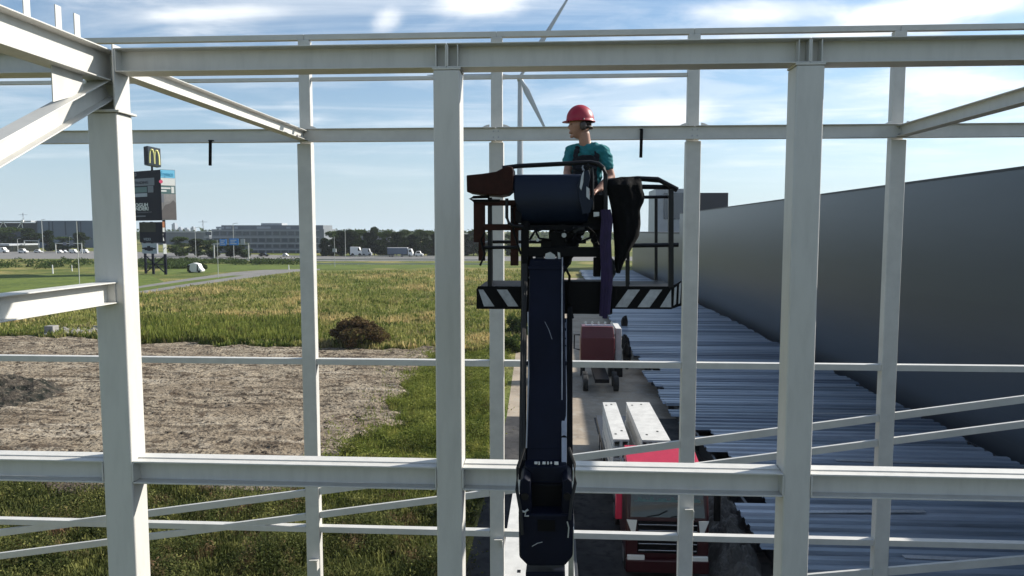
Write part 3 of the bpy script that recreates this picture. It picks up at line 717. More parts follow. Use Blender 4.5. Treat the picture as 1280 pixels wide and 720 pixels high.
# back rails
q0 = PY(602, 250, YF).x; q1 = PY(846, 250, YF).x
for zz in (zf+1.1, zf+.55):
    if zz < zf+1: b.tube([(q0, YF, zz-.14), (q0, YB, zz-.14), (PY(735,0,YB).x, YB, zz-.14)], .018)
for xx in (q0, PY(757,0,YB).x): b.bar((xx, YB, zf), (xx, YB, zf+1.03 if xx != q0 else zf+.55), .04, .04, (0,1,0))
b.build('guard_rail', 'blackm', lift, smooth=True)
b = MB()
fb(b, 592, 252, 606, 303, YF, .05); fb(b, 606, 250, 650, 257, YF-.03, .06); fb(b, 606, 280, 652, 288, YF-.02, .05)
fb(b, 638, 257, 648, 332, YF+.01, .05); fb(b, 598, 303, 606, 326, YF, .05)
b.build('side_frame', 'brownm', lift, .004)
b = MB(); b.bar(PY(612.5,247,YF+.03), PY(612.5,359,YF+.03), .04, .04, (0,1,0))
b.tube(pt([(602,309.5),(648,309)], YF), .016)
b.tube(pt([(612,246),(592,246.5),(587.5,248.5),(592,251),(625,251)], YF-.03), .014)
b.tube(pt([(633.5,248),(633.5,272),(636,279),(642,282.5),(654,283.5)], YF-.08), .015)
b.build('hose_bracket', 'blackm', lift, smooth=True)
# console drum
b = MB(); prof = []
top = PY(690, 216, YF-.1).z; bot = PY(690, 281, YF-.1).z; hh = top-bot
for i in range(11):
    t_ = math.pi*(i/10)
    prof.append((-.17*math.sin(t_)*(1 if i < 5 else 1.0), hh/2*math.cos(t_)))
xl = PY(641, 240, YF-.1).x; xr = PY(736, 240, YF-.1).x
cz = (top+bot)/2; Yc = YF+.10
vs = []
P2 = [(-.02, hh*.5), (-.16, hh*.47), (-.20, hh*.30), (-.215, 0), (-.20, -hh*.2), (-.15, -hh*.38), (-.07, -hh*.48), (.05, -hh*.5), (.12, -hh*.3), (.12, hh*.4)]
sh_ = .06
vs = [(xl+(sh_*(.5-z/hh) if z < 0 else 0)*1.2, Yc+y, cz+z) for y, z in P2]+[(xr, Yc+y, cz+z) for y, z in P2]; n = len(P2)
b.add(vs, [tuple(range(n)), tuple(range(2*n-1,n-1,-1))]+[((i+1) % n, i, n+i, n+(i+1) % n) for i in range(n)])
b.build('console_cover', 'navy2', lift, .02, seg=3)
b = MB(); b.poly(pt([(727,216),(736,212),(738,222),(733,240),(742,252),(738,266),(728,268),(724,250),(722,230)], YF-.14), (0,.02,0)); b.build('console_bracket', 'navy2', lift, .004)
b = MB(); b.poly(pt([(727,219),(730,213),(729,228),(726.5,238),(724.5,234)], YF-.145), (0,.004,0)); b.poly(pt([(742,265),(749,265),(749,270),(742,271)], YF-.1), (0,.02,0)); b.poly(pt([(733,233),(737,236),(737,250),(733,246)], YF-.145), (0,.004,0)); b.each('glint_trim', 'zinc', lift)  # pale zinc slivers stand in for glints on the console end
b = MB(); b.poly(pt([(741,244),(754,244),(755,284),(727,284),(736,262)], YF+.02), (0,.06,0)); b.build('console_side', 'black', lift)
# under-basket mechanism
b = MB()
fb(b, 651, 274, 661, 404, YF-.02, .10)             # left post
fb(b, 651, 281, 756, 288, YF, .3); fb(b, 660, 309, 753, 321, YF-.02, .16)
fb(b, 651, 352, 766, 392, YF-.03, .25)
fb(b, 751, 270, 757, 388, YF, .06)
fb(b, 686, 288, 706, 312, YF+.05, .2); fb(b, 676, 300, 690, 312, YF, .1); fb(b, 706, 284, 716, 298, YF+.03, .1)
fb(b, 661, 321, 666, 352, YF, .06)
b.build('mounting_frame', 'black', lift, .006)
b = MB()
for l in ([(662,300),(668,290),(682,285)], [(700,296),(712,290),(726,302),(740,296)], [(668,286),(674,298),(690,300)], [(716,300),(722,290),(736,287)], [(663,322),(672,330),(668,352)], [(704,330),(712,345),(710,372),(716,398)]):
    b.tube(pt(l, YF-.04), .012, 6)
b.each('hydraulic_hose', 'black', lift, smooth=True)
b = MB()
for u, v, r in ((705,294,3),(728,296,1.6),(668,335,1.8),(663,347,2),(672,300,2)): p = PY(u, v, YF-.06); b.cyl(p, p+Vector((0,.03,0)), r/134, n=10)
b.each('fitting', 'zinc', lift)
b = MB(); b.poly(pt([(682,317),(688,315),(694,319),(694,327),(684,327),(681,322)], 6.62), (0,.03,0)); b.poly(pt([(697,315),(700,316),(701,327),(698,328)], 6.62), (0,.03,0)); b.each('pin_plate', 'zinc', lift)
b = MB(); fb(b, 644, 262, 652, 279, YF-.08, .1); b.build('control_box', 'black', lift, .008)
b = MB(); fb(b, 716, 283, 731, 292, YF-.04, .12); b.build('valve_block', 'blackm', lift, .006)
b = MB(); fb(b, 669, 321, 680, 331, YF-.02, .1); b.build('load_cell', 'blackm', lift, .006)
b = MB(); fb(b, 742, 322, 751, 346, YF+.02, .1); b.build('junction_box', 'black', lift, .008)
for l in ([(650,262),(644,256),(640,262),(642,290),(651,318)], [(757,292),(762,306),(759,330),(752,350)], [(690,284),(697,291),(712,289),(722,284)], [(606,290),(601,300),(606,318),(600,332)], [(735,284),(744,292),(748,306)]):
    b = MB(); b.tube(pt(l, YF-.07), .010, 6); b.build('hydraulic_hose', 'black', lift, smooth=True)
b = MB(); b.bar(PY(785,243,YF+.5), PY(785,357,YF+.5), .03, .03, (0,1,0)); b.bar(PY(820,246,YB), PY(820,350,YB), .03, .03, (0,1,0)); b.each('rear_post', 'blackm', lift)
# jib boom
def box4(mb, l0, Ya, l1, Yb, dY, m=0):
    """front face from picture span l0=(u0,u1,v) at depth Ya to l1 at depth Yb, thickness dY"""
    A = [PY(l0[0], l0[2], Ya), PY(l0[1], l0[2], Ya), PY(l1[1], l1[2], Yb), PY(l1[0], l1[2], Yb)]
    e = Vector((0, dY, 0)); mb.add(A+[p+e for p in A], [(3,2,1,0),(4,5,6,7),(0,1,5,4),(1,2,6,5),(2,3,7,6),(3,0,4,7)], m)
b = MB(); box4(b, (662,705,324), 6.55, (657,709,585), 5.62, .30); b.build('jib_boom', 'navy', lift, .015)
b = MB(); box4(b, (651,658,392), 6.4, (648,657,600), 5.55, .15); box4(b, (709,715.5,384), 6.4, (709,716,602), 5.55, .15); b.each('side_channel', 'black', lift, bevel=.005)
b = MB(); box4(b, (701.5,709,398), 6.38, (702,708.5,584), 5.58, .02)
b.build('cable_tray', 'zinc', lift, .003)
b = MB()
for v_ in (402,412,424,434,452,470,492,520,548): 
    Yt = 6.38-(v_-398)*(.80/186); b.cyl(PY(705,v_,Yt-.012), PY(705,v_,Yt-.002), .014+.006*(v_ % 3), n=8)
b.each('tray_slot', 'black', lift)
b = MB(); b.tube([PY(703,322,6.5), PY(702.5,360,6.36), PY(702.5,500,5.9)], .006, 6); b.tube([PY(660,390,6.2), PY(661,470,5.97), PY(658,560,5.6)], .006, 6); b.tube([PY(681,402,6.19), PY(686,412,6.155), PY(690,424,6.115)], .002, 5); b.each('cable', 'zinc', lift)
# collars, hose runs and small fixings along the jib
for v_ in (332, 398, 452, 556):
    Ya = 6.55-(v_-324)*(.93/261); uL = 662-(v_-324)*5/261; uR = 705+(v_-324)*4/261
    b = MB(); box4(b, (uL-1.5,uR+1.5,v_), Ya-.012, (uL-1.5,uR+1.5,v_+5), Ya-.03, .02); b.build('collar', 'navy', lift, .003)
for k_ in range(3):
    b = MB(); pts = []
    for i in range(15):
        v_ = 330+i*17.5; Ya = 6.5-(v_-324)*(.93/261); pts.append(PY(657.5-k_*1.9-(v_-330)*.012+.5*math.sin(i*1.1+k_*2), v_, Ya-.10-.012*k_))
    b.tube(pts, .010, 6); b.build('hydraulic_hose', 'rubber', lift, smooth=True)
b = MB(); b.tube([PY(711,560,5.45), PY(718,580,5.38), PY(719,604,5.33), PY(714,628,5.28), PY(712,650,5.25)], .013, 7); b.build('hydraulic_hose', 'rubber', lift, smooth=True)
b = MB(); b.tube([PY(655,560,5.45), PY(647,585,5.38), PY(646,612,5.30), PY(651,640,5.25), PY(653,668,5.25)], .013, 7); b.build('hydraulic_hose', 'rubber', lift, smooth=True)
for (u, v, Ya) in ((656,621,5.29),(709,621,5.29)):
    b = MB(); q = PY(u, v, Ya); b.cyl(q, q+Vector((0,.04,0)), .028, n=14); b.build('pivot_pin', 'blackm', lift)
b = MB(); fb(b, 672, 650, 694, 664, 5.272, .008); b.build('cover_plate', 'black', lift, .002)
# knuckle
b = MB(); box4(b, (655,709,583), 5.50, (660,704,608), 5.48, .28); b.build('clevis', 'navy', lift, .012)
b = MB()
for k_, (uu, ww) in enumerate([(668,4),(673,2),(678,4),(684,2),(688,2),(693,5)]): fb(b, uu, 577.5, uu+ww, 580+random.uniform(-.5,1), 5.485, .01)
b.build('label_strip', 'white', lift)
b = MB()
b.poly(pt([(650,602),(655,597),(663,602),(665,644),(648,644)], 5.30), (0,.35,0)); b.poly(pt([(702,644),(703,602),(709,597),(715,602),(717,644)], 5.30), (0,.35,0))
b.each('joint_ear', 'navy', lift, bevel=.01)
b = MB(); fb(b, 664, 606, 703, 646, 5.44, .2); b.build('joint_core', 'black', lift, .01)
b = MB(); b.poly(pt([(648,643),(717,643),(716,696),(706,708),(660,708),(649,697)], 5.28), (0,.42,0)); b.build('knuckle', 'navy', lift, .015)
b = MB(); b.tube(pt([(649,638),(656,640),(660,637)], 5.26), .008, 6); b.tube(pt([(665,683),(672,679),(678,677.5)], 5.278), .0025, 6); b.tube(pt([(709,652),(711,660),(710,672)], 5.27), .005, 6); b.tube(pt([(657,640),(656,645),(661,645)], 5.26), .006, 6)
b.each('scratch', 'postg', lift)
b = MB(); p0 = PY(682, 706, 5.45); b.bar(p0, (.15, 4.6, 1.6), .30, .34, (0,1,0)); b.build('lower_boom', 'navy', lift, .01)
b = MB(); p0 = PY(714, 660, 5.5); b.bar(p0, p0+Vector((0,-.1,-.8)), .04, .08, (0,1,0)); b.build('feed_bracket', 'zinc', lift)
b = MB(); b.box((-.9, 1.6, .55), (1.1, 5.4, 1.1)); b.box((-.5, 2.6, 1.1), (.8, 5.0, 1.9)); b.build('chassis', 'navy', lift, .05)
for sx in (-1.05, 1.25):
    for sy in (2.1, 4.9):
        b = MB(); b.cyl((sx-.15, sy, .5), (sx+.15, sy, .5), .5, n=24); b.build('wheel', 'rubber', lift, .03)
# brown tool box
tb_ = thing('tool_box', 'dark brown metal toolbox hanging on the left end of the lift basket', 'toolbox', PY(605, 245, YF-.1))
b = MB(); b.poly(pt([(583,219),(603,217),(620,214.5),(634,207),(641,209),(641,236),(634,242.5),(625,244.5),(605,243),(583.5,240)], YF-.12), (0,.42,0)); b.build('body', 'brownm', tb_, .008)
b = MB(); b.poly(pt([(630,240),(641,211),(641,238),(634,243)], YF-.128), (0,.006,0)); b.build('hinge_plate', 'brownm', tb_)
# purple sling
b = MB(); 
for k_, (du, dv) in enumerate(((0,0),(5,3),(9,-2))):
    pts = pt([(753+du*.8,262),(755+du*.8,275),(753+du*.8,300),(755+du*.8,350),(752+du*.8,395+dv)], YF-.10-.01*k_)
    b.tube(pts, [.022,.028,.026,.029,.024], 7)
tag(b.build('lifting_sling', 'purple', None, smooth=True), 'purple lifting sling hanging down the basket beside the black jacket', 'lifting sling')
# jacket: draped folded cloth
def cloth_panel(rows, Y, thick, nu, fold, name, m, label, cat):
    vs = []; nv = 34
    def edge(v):
        for i in range(len(rows)-1):
            if rows[i][0] <= v <= rows[i+1][0]:
                t = (v-rows[i][0])/(rows[i+1][0]-rows[i][0]); return [rows[i][j]*(1-t)+rows[i+1][j]*t for j in (1,2)]
        return rows[-1][1:]
    V0 = rows[0][0]; V1 = rows[-1][0]
    for side_ in (0, 1):
        for i in range(nv+1):
            v = V0+(V1-V0)*i/nv; a, c_ = edge(v)
            for j in range(nu+1):
                s = j/nu; u = a+(c_-a)*s
                d = math.sin(math.pi*s)**.5 if 0 < s < 1 else 0
                tp = min(1, i/3)
                f = fold*(math.sin(s*13+i*.12)+.6*math.sin(s*23-i*.2+1)+.8*noise.noise(Vector((s*5, i*.25, 2))))
                y = Y+(-thick*d*tp-f*d if side_ == 0 else thick*.3*d*tp)
                p = PY(u, v, Y); vs.append((p.x, y, p.z))
    n1 = (nv+1)*(nu+1); fs = []
    for i in range(nv):
        for j in range(nu):
            a = i*(nu+1)+j; fs.append((a, a+nu+1, a+nu+2, a+1)); a += n1; fs.append((a, a+1, a+nu+2, a+nu+1))
    for i in range(nv):
        for j in (0, nu):
            a = i*(nu+1)+j; q = (a, a+n1, a+n1+nu+1, a+nu+1); fs.append(q if j == 0 else q[::-1])
    for j in range(nu):
        fs.append((j, j+1, j+1+n1, j+n1)); a = nv*(nu+1)+j; fs.append((a, a+n1, a+1+n1, a+1))
    b = MB(); b.add(vs, fs); return tag(b.build(name, m, None, smooth=True), label, cat)
cloth_panel([(221,776,800),(225,758,802),(236,757,803),(244,760,806),(252,762,805),(262,764,800),(280,766,801),(295,767,799),(310,768,790),(328,768,780),(341,770,775)], YF-.03, .09, 22, .010, 'jacket', 'cloth', 'black jacket draped over the right-hand rail of the lift basket', 'jacket')
# ------------------------------------------------------------ worker
YP = 7.12
SIDEV = Vector((1,0,0))
def skinmesh(name, chains, sub=2):
    """closed tapered capsules along each chain; a voxel remesh later fuses them into one surface"""
    mb = MB(); n = 18
    for ch in chains:
        for (p, rx, ry), (q, qx, qy) in zip(ch[:-1], ch[1:]):
            p = Vector(p); q = Vector(q); d = q-p; Ld = d.length
            if Ld < 1e-5: continue
            d = d/Ld; a = SIDEV-d*SIDEV.dot(d)
            if a.length < .2: a = Vector((0,0,1))-d*d.z
            a.normalize(); b_ = d.cross(a)
            rings = []
            for k in range(1, 6): t_ = (math.pi/2)*k/6; c_ = math.sin(t_); rings.append((p-d*min(rx,ry)*math.cos(t_), rx*c_, ry*c_))
            rings += [(p, rx, ry), (p.lerp(q,.5), (rx+qx)/2, (ry+qy)/2), (q, qx, qy)]
            for k in range(5, 0, -1): t_ = (math.pi/2)*k/6; c_ = math.sin(t_); rings.append((q+d*min(qx,qy)*math.cos(t_), qx*c_, qy*c_))
            vs = [c+a*(x*math.cos(2*math.pi*j/n))+b_*(y*math.sin(2*math.pi*j/n)) for c, x, y in rings for j in range(n)]
            m_ = len(rings); fs = []
            for i in range(m_-1): fs += [(i*n+j, i*n+(j+1) % n, (i+1)*n+(j+1) % n, (i+1)*n+j) for j in range(n)]
            fs.append(tuple(range(n-1,-1,-1))); fs.append(tuple(range((m_-1)*n, m_*n)))
            mb.add(vs, fs)
    me = bpy.data.meshes.new(name); me.from_pydata(mb.v, [], mb.f); me.update(); return me
def joinmesh(name, meshes, parts, voxel):
    V = []; Fc = []
    for me in meshes:
        b0 = len(V); V += [tuple(v.co) for v in me.vertices]; Fc += [tuple(b0+i for i in p.vertices) for p in me.polygons]
    for mb in parts:
        b0 = len(V); V += mb.v
        for (v0, v1, f0, f1) in mb.parts:
            o_ = Vector(mb.v[v0]); vol = 0.0
            for f in mb.f[f0:f1]:
                for k in range(1, len(f)-1): vol += (Vector(mb.v[f[0]])-o_).dot((Vector(mb.v[f[k]])-o_).cross(Vector(mb.v[f[k+1]])-o_))
            Fc += [tuple(b0+i for i in (f if vol > 0 else f[::-1])) for f in mb.f[f0:f1]]
    me = bpy.data.meshes.new(name); me.from_pydata(V, [], Fc); me.update()
    o = bpy.data.objects.new(name, me); col.objects.link(o)
    rm = o.modifiers.new('remesh', 'REMESH'); rm.mode = 'VOXEL'; rm.voxel_size = voxel; rm.use_smooth_shade = True
    sm = o.modifiers.new('smooth', 'SMOOTH'); sm.iterations = 5; sm.factor = .5
    dg = bpy.context.evaluated_depsgraph_get(); dg.update()
    ev = bpy.data.meshes.new_from_object(o.evaluated_get(dg)); bpy.data.objects.remove(o)
    ev.polygons.foreach_set('use_smooth', [True]*len(ev.polygons)); return ev
Q = lambda u, v, y: PY(u, v, YP+y)
pel = Q(735,262,.02); wai = Q(734,240,.02); che = Q(733,208,.02); nb = Q(733,185,.02); nk = Q(731,177,.0)
ls = Q(753,190,-.10); rs = Q(716,189,.10)
le = Q(764,221,-.09); lw = Q(746,238,-.25); rse = Q(709,216,.02); rw = Q(716,236,-.20)
lh = Q(737,241,-.30); rh = Q(722,242,-.27)
lk = Q(753,312,-.02); la_ = Q(761,360,.03); lt = Q(757,364,-.16)
rk = Q(710,312,.03); ra_ = Q(698,360,.08); rt_ = Q(690,364,-.08)
lhip = Q(743,268,-.04); rhip = Q(726,267,.07)
zfeet = zf+.05
for p in (la_, ra_): p.z = zfeet+.05
for p in (lt, rt_): p.z = zfeet-.015
kn = lambda a, b_: (a+b_)/2
SIDEV = (ls-rs); SIDEV.z = 0; SIDEV.normalize()
def hand(wr, palm, side):
    ch = []; d = (palm-wr).normalized(); s = d.cross(Vector((0,0,1))).normalized()*side
    for k in range(4):
        off = s*(k-1.5)*.021; base = palm+off; L_ = (.034,.040,.037,.030)[k]
        ch.append([(palm, .030, .016), (base+d*.030, .0105, .0105), (base+d*(.03+L_)+Vector((0,0,-.008)), .0095, .0095), (base+d*(.03+L_*1.4)+Vector((0,0,-.034)), .0085, .0085)])
    tb0 = wr+d*.025-s*.022
    ch.append([(wr, .026,.020), (tb0, .014,.014), (tb0+d*.035-s*.022+Vector((0,0,-.01)), .0115,.0115), (tb0+d*.06-s*.026+Vector((0,0,-.03)), .0095,.0095)])
    return ch
chs = [[(pel,.135,.10),(wai,.125,.09),(che,.15,.105),(nb,.085,.07)],[(nb,.068,.066),(nk,.058,.058),(Q(730,168,-.01),.056,.056)],
 [(nb,.055,.06),(ls,.058,.058),(kn(ls,le),.050,.050),(le,.040,.040),(kn(le,lw),.040,.038),(lw,.028,.024)],
 [(nb,.055,.06),(rs,.058,.058),(kn(rs,rse),.050,.050),(rse,.040,.040),(kn(rse,rw),.040,.038),(rw,.028,.024)],
 [(pel,.10,.10),(lhip,.095,.095),(kn(lhip,lk),.078,.078),(lk,.058,.058),(kn(lk,la_),.055,.055),(la_,.042,.042),(lt,.036,.03)],
 [(pel,.10,.10),(rhip,.095,.095),(kn(rhip,rk),.078,.078),(rk,.058,.058),(kn(rk,ra_),.055,.055),(ra_,.042,.042),(rt_,.036,.03)]]
body = skinmesh('b', chs, 2)
hm = []
for wr, pm, sd_ in ((lw, lw+(lh-lw).normalized()*.055, 1), (rw, rw+(rh-rw).normalized()*.055, -1)):
    ch = [[(wr-(pm-wr).normalized()*.05,.028,.024),(wr,.026,.020),(pm,.030,.016)]]+hand(wr, pm, sd_); hm.append(skinmesh('h', ch, 1))
# head, profile facing -X (image left), slightly towards the camera
HC = Q(724.5,157,-.01)
fd = Vector((-math.cos(R(12)), -math.sin(R(12)), 0)); sd2 = Vector((-fd.y, fd.x, 0)) # side
hb = MB(); nu, nv = 28, 22
vs = []; fs = []
for i in range(nv+1):
    t_ = math.pi*i/nv
    for j in range(nu):
        a = 2*math.pi*j/nu
        x_ = math.sin(t_)*math.cos(a); y_ = math.sin(t_)*math.sin(a); z_ = math.cos(t_)
        f_ = x_*.104; s_ = y_*.078; q_ = z_*.130
        if z_ < 0: # jaw narrows, chin forward
            s_ *= 1+z_*.38; f_ = f_*(1+z_*.12) if x_ > 0 else f_*(1+z_*.45)
            if x_ > .2: f_ += .012*(-z_)
        if x_ > .75 and abs(y_) < .5:
            if -.02 < z_ < .18: f_ -= .006*(1-abs(y_)*2)*1
            if .18 < z_ < .34: f_ += .004
        vs.append(HC+fd*f_+sd2*s_+Vector((0,0,q_)))
for i in range(nv): fs += [(i*nu+j, (i+1)*nu+j, (i+1)*nu+(j+1) % nu, i*nu+(j+1) % nu) for j in range(nu)]
hb.add(vs, fs)
def hp(f_, s_, z_): return HC+fd*f_+sd2*s_+Vector((0,0,z_))
hb.add([hp(.098,0,.022), hp(.128,0,-.028), hp(.096,.018,-.034), hp(.096,-.018,-.034), hp(.094,.010,.02), hp(.094,-.010,.02)], [(0,4,2,1),(0,1,3,5),(1,2,3),(0,5,4),(2,4,5,3)])
hb.cyl(hp(.098,-.022,-.062), hp(.098,.022,-.062), .0075, n=8); hb.cyl(hp(.097,-.019,-.074), hp(.097,.019,-.074), .008, n=8)
hb.blob(hp(.078,0,-.105), (.02,.024,.018), 1, 0)
for s_ in (-1,1): hb.blob(hp(-.005,s_*.078,-.012), (.02,.014,.032), 2, .1)
bm_ = joinmesh('person', [body]+hm, [hb], .0065)
bm_.transform(Matrix.Translation(-Vector((pel.x, pel.y, zf))))
person = frommesh('person', bm_, ['skin'], None, Vector((pel.x, pel.y, zf)))
tag(person, 'worker in red helmet, teal T-shirt and black bib overalls standing in the lift basket', 'person')
def wear(name, me, m):
    if m in ('teal','overall'):
        me.update()
        nrm = [v.normal.copy() for v in me.vertices]
        for v, n_ in zip(me.vertices, nrm):
            c_ = v.co; v.co = c_+n_*(.011*noise.noise(Vector((c_.x*13, c_.y*13, c_.z*26)))+.007*noise.noise(Vector((c_.x*30+c_.z*18, c_.y*30, c_.z*34))))
    me.transform(Matrix.Translation(-Vector((pel.x, pel.y, zf)))); return frommesh(name, me, [m], person)
sh_ = skinmesh('s', [[(wai,.142,.107),(che,.168,.122),(nb+Vector((0,0,-.02)),.105,.085)],[(nb+Vector((0,0,-.005)),.075,.072),((nb+ls)/2+Vector((0,0,.0)),.068,.068)],[(nb+Vector((0,0,-.005)),.075,.072),((nb+rs)/2+Vector((0,0,.0)),.066,.066)],
 [(nb+Vector((0,0,-.015)),.066,.072),(ls,.072,.072),(ls.lerp(le,.3),.071,.070),(ls.lerp(le,.52),.068,.066)],
 [(nb+Vector((0,0,-.015)),.066,.072),(rs,.072,.072),(rs.lerp(rse,.3),.071,.070),(rs.lerp(rse,.52),.068,.066)]], 2)
for v in sh_.vertices: v.co += v.co.normalized()*0+Vector((noise.noise(v.co*14), noise.noise(v.co*14+Vector((5,0,0))), noise.noise(v.co*9)))*.009
wear('t_shirt', joinmesh('t', [sh_], [], .008), 'teal')
ov = skinmesh('o', [[(wai+Vector((0,0,.02)),.158,.122),(pel,.158,.125)],
 [(pel,.12,.12),(lhip,.115,.112),(kn(lhip,lk),.094,.094),(lk,.078,.078),(kn(lk,la_),.074,.074),(la_+Vector((0,0,.02)),.068,.068)],
 [(pel,.12,.12),(rhip,.115,.112),(kn(rhip,rk),.094,.094),(rk,.078,.078),(kn(rk,ra_),.074,.074),(ra_+Vector((0,0,.02)),.068,.068)]], 2)
# bib and straps follow the chest front
ob = MB()
def chestpt(u, v, dy): p = Q(u, v, dy); return p
bibf = [[(717,203,-.125),(721,196,-.155),(729,193.5,-.182),(738,193.5,-.190),(745,197,-.180)],[(713,228,-.12),(720,226,-.165),(729,226,-.185),(739,226,-.19),(748,228,-.17)],[(713,245,-.10),(720,245,-.15),(729,245,-.17),(740,245,-.17),(750,245,-.13)]]
vs = [chestpt(*q) for r_ in bibf for q in r_]; n0 = len(vs); vs += [p+Vector((0,.03,0)) for p in vs]
fs = []
for i in range(2):
    for j in range(4): a = i*5+j; fs += [(a, a+5, a+6, a+1), (a+n0, a+1+n0, a+6+n0, a+5+n0)]
fs += [(0,1,1+n0,n0),(1,2,2+n0,1+n0),(2,3,3+n0,2+n0),(3,4,4+n0,3+n0),(0,n0,5+n0,5),(5,5+n0,10+n0,10),(4,9,9+n0,4+n0),(9,14,14+n0,9+n0)]+[(11+k,10+k,10+k+n0,11+k+n0) for k in range(4)]
ob.add(vs, fs)
wear('overalls', joinmesh('o', [ov], [ob], .008), 'overall')
b = MB()
def strap(l, w_):
    pts = [Q(*q) for q in l]
    for i in range(len(pts)-1): b.bar(pts[i], pts[i+1]+(pts[i+1]-pts[i])*.12, w_, .016, (0,-.8,.6))
strap([(743,212,-.19),(746,200,-.175),(746,190,-.135),(744,183.5,-.07),(741,180.5,.0),(738,182,.09),(736,196,.14)], .05)
strap([(720,212,-.155),(719,200,-.14),(720,191,-.095),(722,185,-.03),(724,182,.03),(726,184,.09),(728,196,.14)], .05)
vv = b; me_ = bpy.data.meshes.new('s'); me_.from_pydata(b.v, [], b.f); wear('harness_strap', joinmesh('hs', [me_], [], .006), 'overall')
b = MB(); b.poly([Q(727,209,-.20), Q(730,203,-.20), Q(729,209,-.20), Q(731,213,-.20), Q(728,213,-.20)], (0,.004,0)); me_ = bpy.data.meshes.new('s'); me_.from_pydata(b.v, [], b.f); wear('chest_emblem', me_, 'hazw')
# boots
for a_, t_ in ((la_, lt), (ra_, rt_)):
    me_ = joinmesh('boot', [skinmesh('boot', [[(a_+Vector((0,0,.10)),.066,.066),(a_+Vector((0,0,.0)),.058,.058),(t_,.050,.042)]])], [], .01); wear('boot', me_, 'black')
# helmet
b = MB(); vs = []; fs = []; nu, nv = 36, 12
for i in range(nv+1):
    t_ = (math.pi/2)*i/nv
    for j in range(nu):
        a = 2*math.pi*j/nu; rf = .137; rs_ = .112
        ridge = 1+.025*math.exp(-(math.sin(a)*math.sin(t_)/.13)**2)*(1 if t_ < 1.35 else 0)
        vs.append(hp(-.006+math.sin(t_)*math.cos(a)*rf*ridge, math.sin(t_)*math.sin(a)*rs_, .046+math.cos(t_)*.150*ridge))
b0 = (nv)*nu
for (ext, dz) in ((.012, -.006), (.010, -.014)):
    for j in range(nu):
        a = 2*math.pi*j/nu; vis = max(0, math.cos(a))**3*.030
        vs.append(hp(-.006+math.cos(a)*(.137+ext+vis), math.sin(a)*(.112+ext), .046+dz-vis*.25+ (.0 if math.cos(a) > 0 else .0)))
for j in range(nu): vs.append(hp(-.006+math.cos(a*0+2*math.pi*j/nu)*.125, math.sin(2*math.pi*j/nu)*.101, .036))
for i in range(nv+3): fs += [(i*nu+j, (i+1)*nu+j, (i+1)*nu+(j+1) % nu, i*nu+(j+1) % nu) for j in range(nu)]
b.add(vs, fs); me_ = bpy.data.meshes.new('helmet'); me_.from_pydata(b.v, [], b.f); me_.polygons.foreach_set('use_smooth', [True]*len(me_.polygons)); hel = wear('helmet', me_, 'helmet')
b = MB()
for s_ in (-1, 1): b.blob(hp(-.012, s_*.092, -.012), (.034,.026,.044), 3, .05, 0, 16, 10)
b.tube([hp(-.04,-.098,-.02), hp(-.10,-.075,-.02), hp(-.128,-.0,-.022), hp(-.10,.075,-.02), hp(-.04,.098,-.02)], .011, 8)
b.tube([hp(-.01,-.104,.02), hp(-.01,-.112,.055)], .010, 6); b.tube([hp(-.01,.104,.02), hp(-.01,.112,.055)], .010, 6)
me_ = bpy.data.meshes.new('e'); me_.from_pydata(b.v, [], b.f); me_.polygons.foreach_set('use_smooth', [True]*len(me_.polygons)); wear('ear_defender', me_, 'muff')
b = MB(); b.blob(hp(-.035,0,.012), (.083,.086,.062), 4, .06, 0, 20, 14); me_ = bpy.data.meshes.new('e'); me_.from_pydata(b.v, [], b.f); me_.polygons.foreach_set('use_smooth', [True]*len(me_.polygons)); wear('hair', me_, 'hair')
b = MB()
for s_ in (-1, 1): b.blob(hp(.088, s_*.032, .008), (.011,.012,.007), 5, .0, 0, 10, 8)
me_ = bpy.data.meshes.new('e'); me_.from_pydata(b.v, [], b.f); wear('eye', me_, 'hair')
# ------------------------------------------------------------ grey warehouse on the right
WX = 20.3; WT = H+2.78
wh = thing('warehouse', 'long smooth grey metal warehouse wall filling the right side', 'warehouse', (40, 60, 0))
b = MB(); b.box((WX, -5, 0), (75, 118, WT-.12)); b.build('wall', 'wallm', wh)
b = MB(); b.box((WX-.04, -5, WT-.12), (75, 118, WT)); b.build('roof_edge', 'darkclad', wh)
b = MB()
for z in np.arange(1.1, WT-1, 1.2): b.box((WX-.006, -5, z), (WX+.01, 118, z+.02))
b.build('panel_joint', 'wallm', wh)
a = PY(876, 241, 124); c_ = PY(910, 264, 124); b = MB(); b.box((a.x-1, 124, WT-3), (c_.x, 132, a.z)); tag(b.build('roof_plant_room', 'darkclad', None, .05), 'small dark box on the roof line behind the long grey warehouse', 'roof box')
w2 = thing('low_hall', 'low grey hall continuing beyond the far end of the long warehouse', 'hall', (24, 150, 0))
b = MB(); b.box((WX+.3, 118.5, 0), (60, 190, H-.6)); b.build('wall', 'wallm', w2)
b = MB(); b.box((WX+.2, 118.5, H-.6), (60.1, 190.1, H-.3)); b.build('roof', 'darkclad', w2)
w3 = thing('corrugated_building', 'pale corrugated metal building with dark upper window behind the basket rails', 'building', (24, 170, 0))
a = PY(820, 236, 200); c_ = PY(874, 300, 200)
b = MB(); b.box((a.x, 200, 0), (c_.x-.5, 215, a.z))
for i in range(22):
    xx = a.x+.3+i*.5; b.box((xx, 199.9, .2), (xx+.2, 200.0, a.z-.2))
b.build('wall', 'offl', w3)
a2 = PY(830, 241, 199.8); c2_ = PY(853, 274, 199.8); b = MB(); b.box((a2.x, 199.7, c2_.z), (c2_.x+3, 199.88, a2.z)); b.build('window', 'wing', w3)
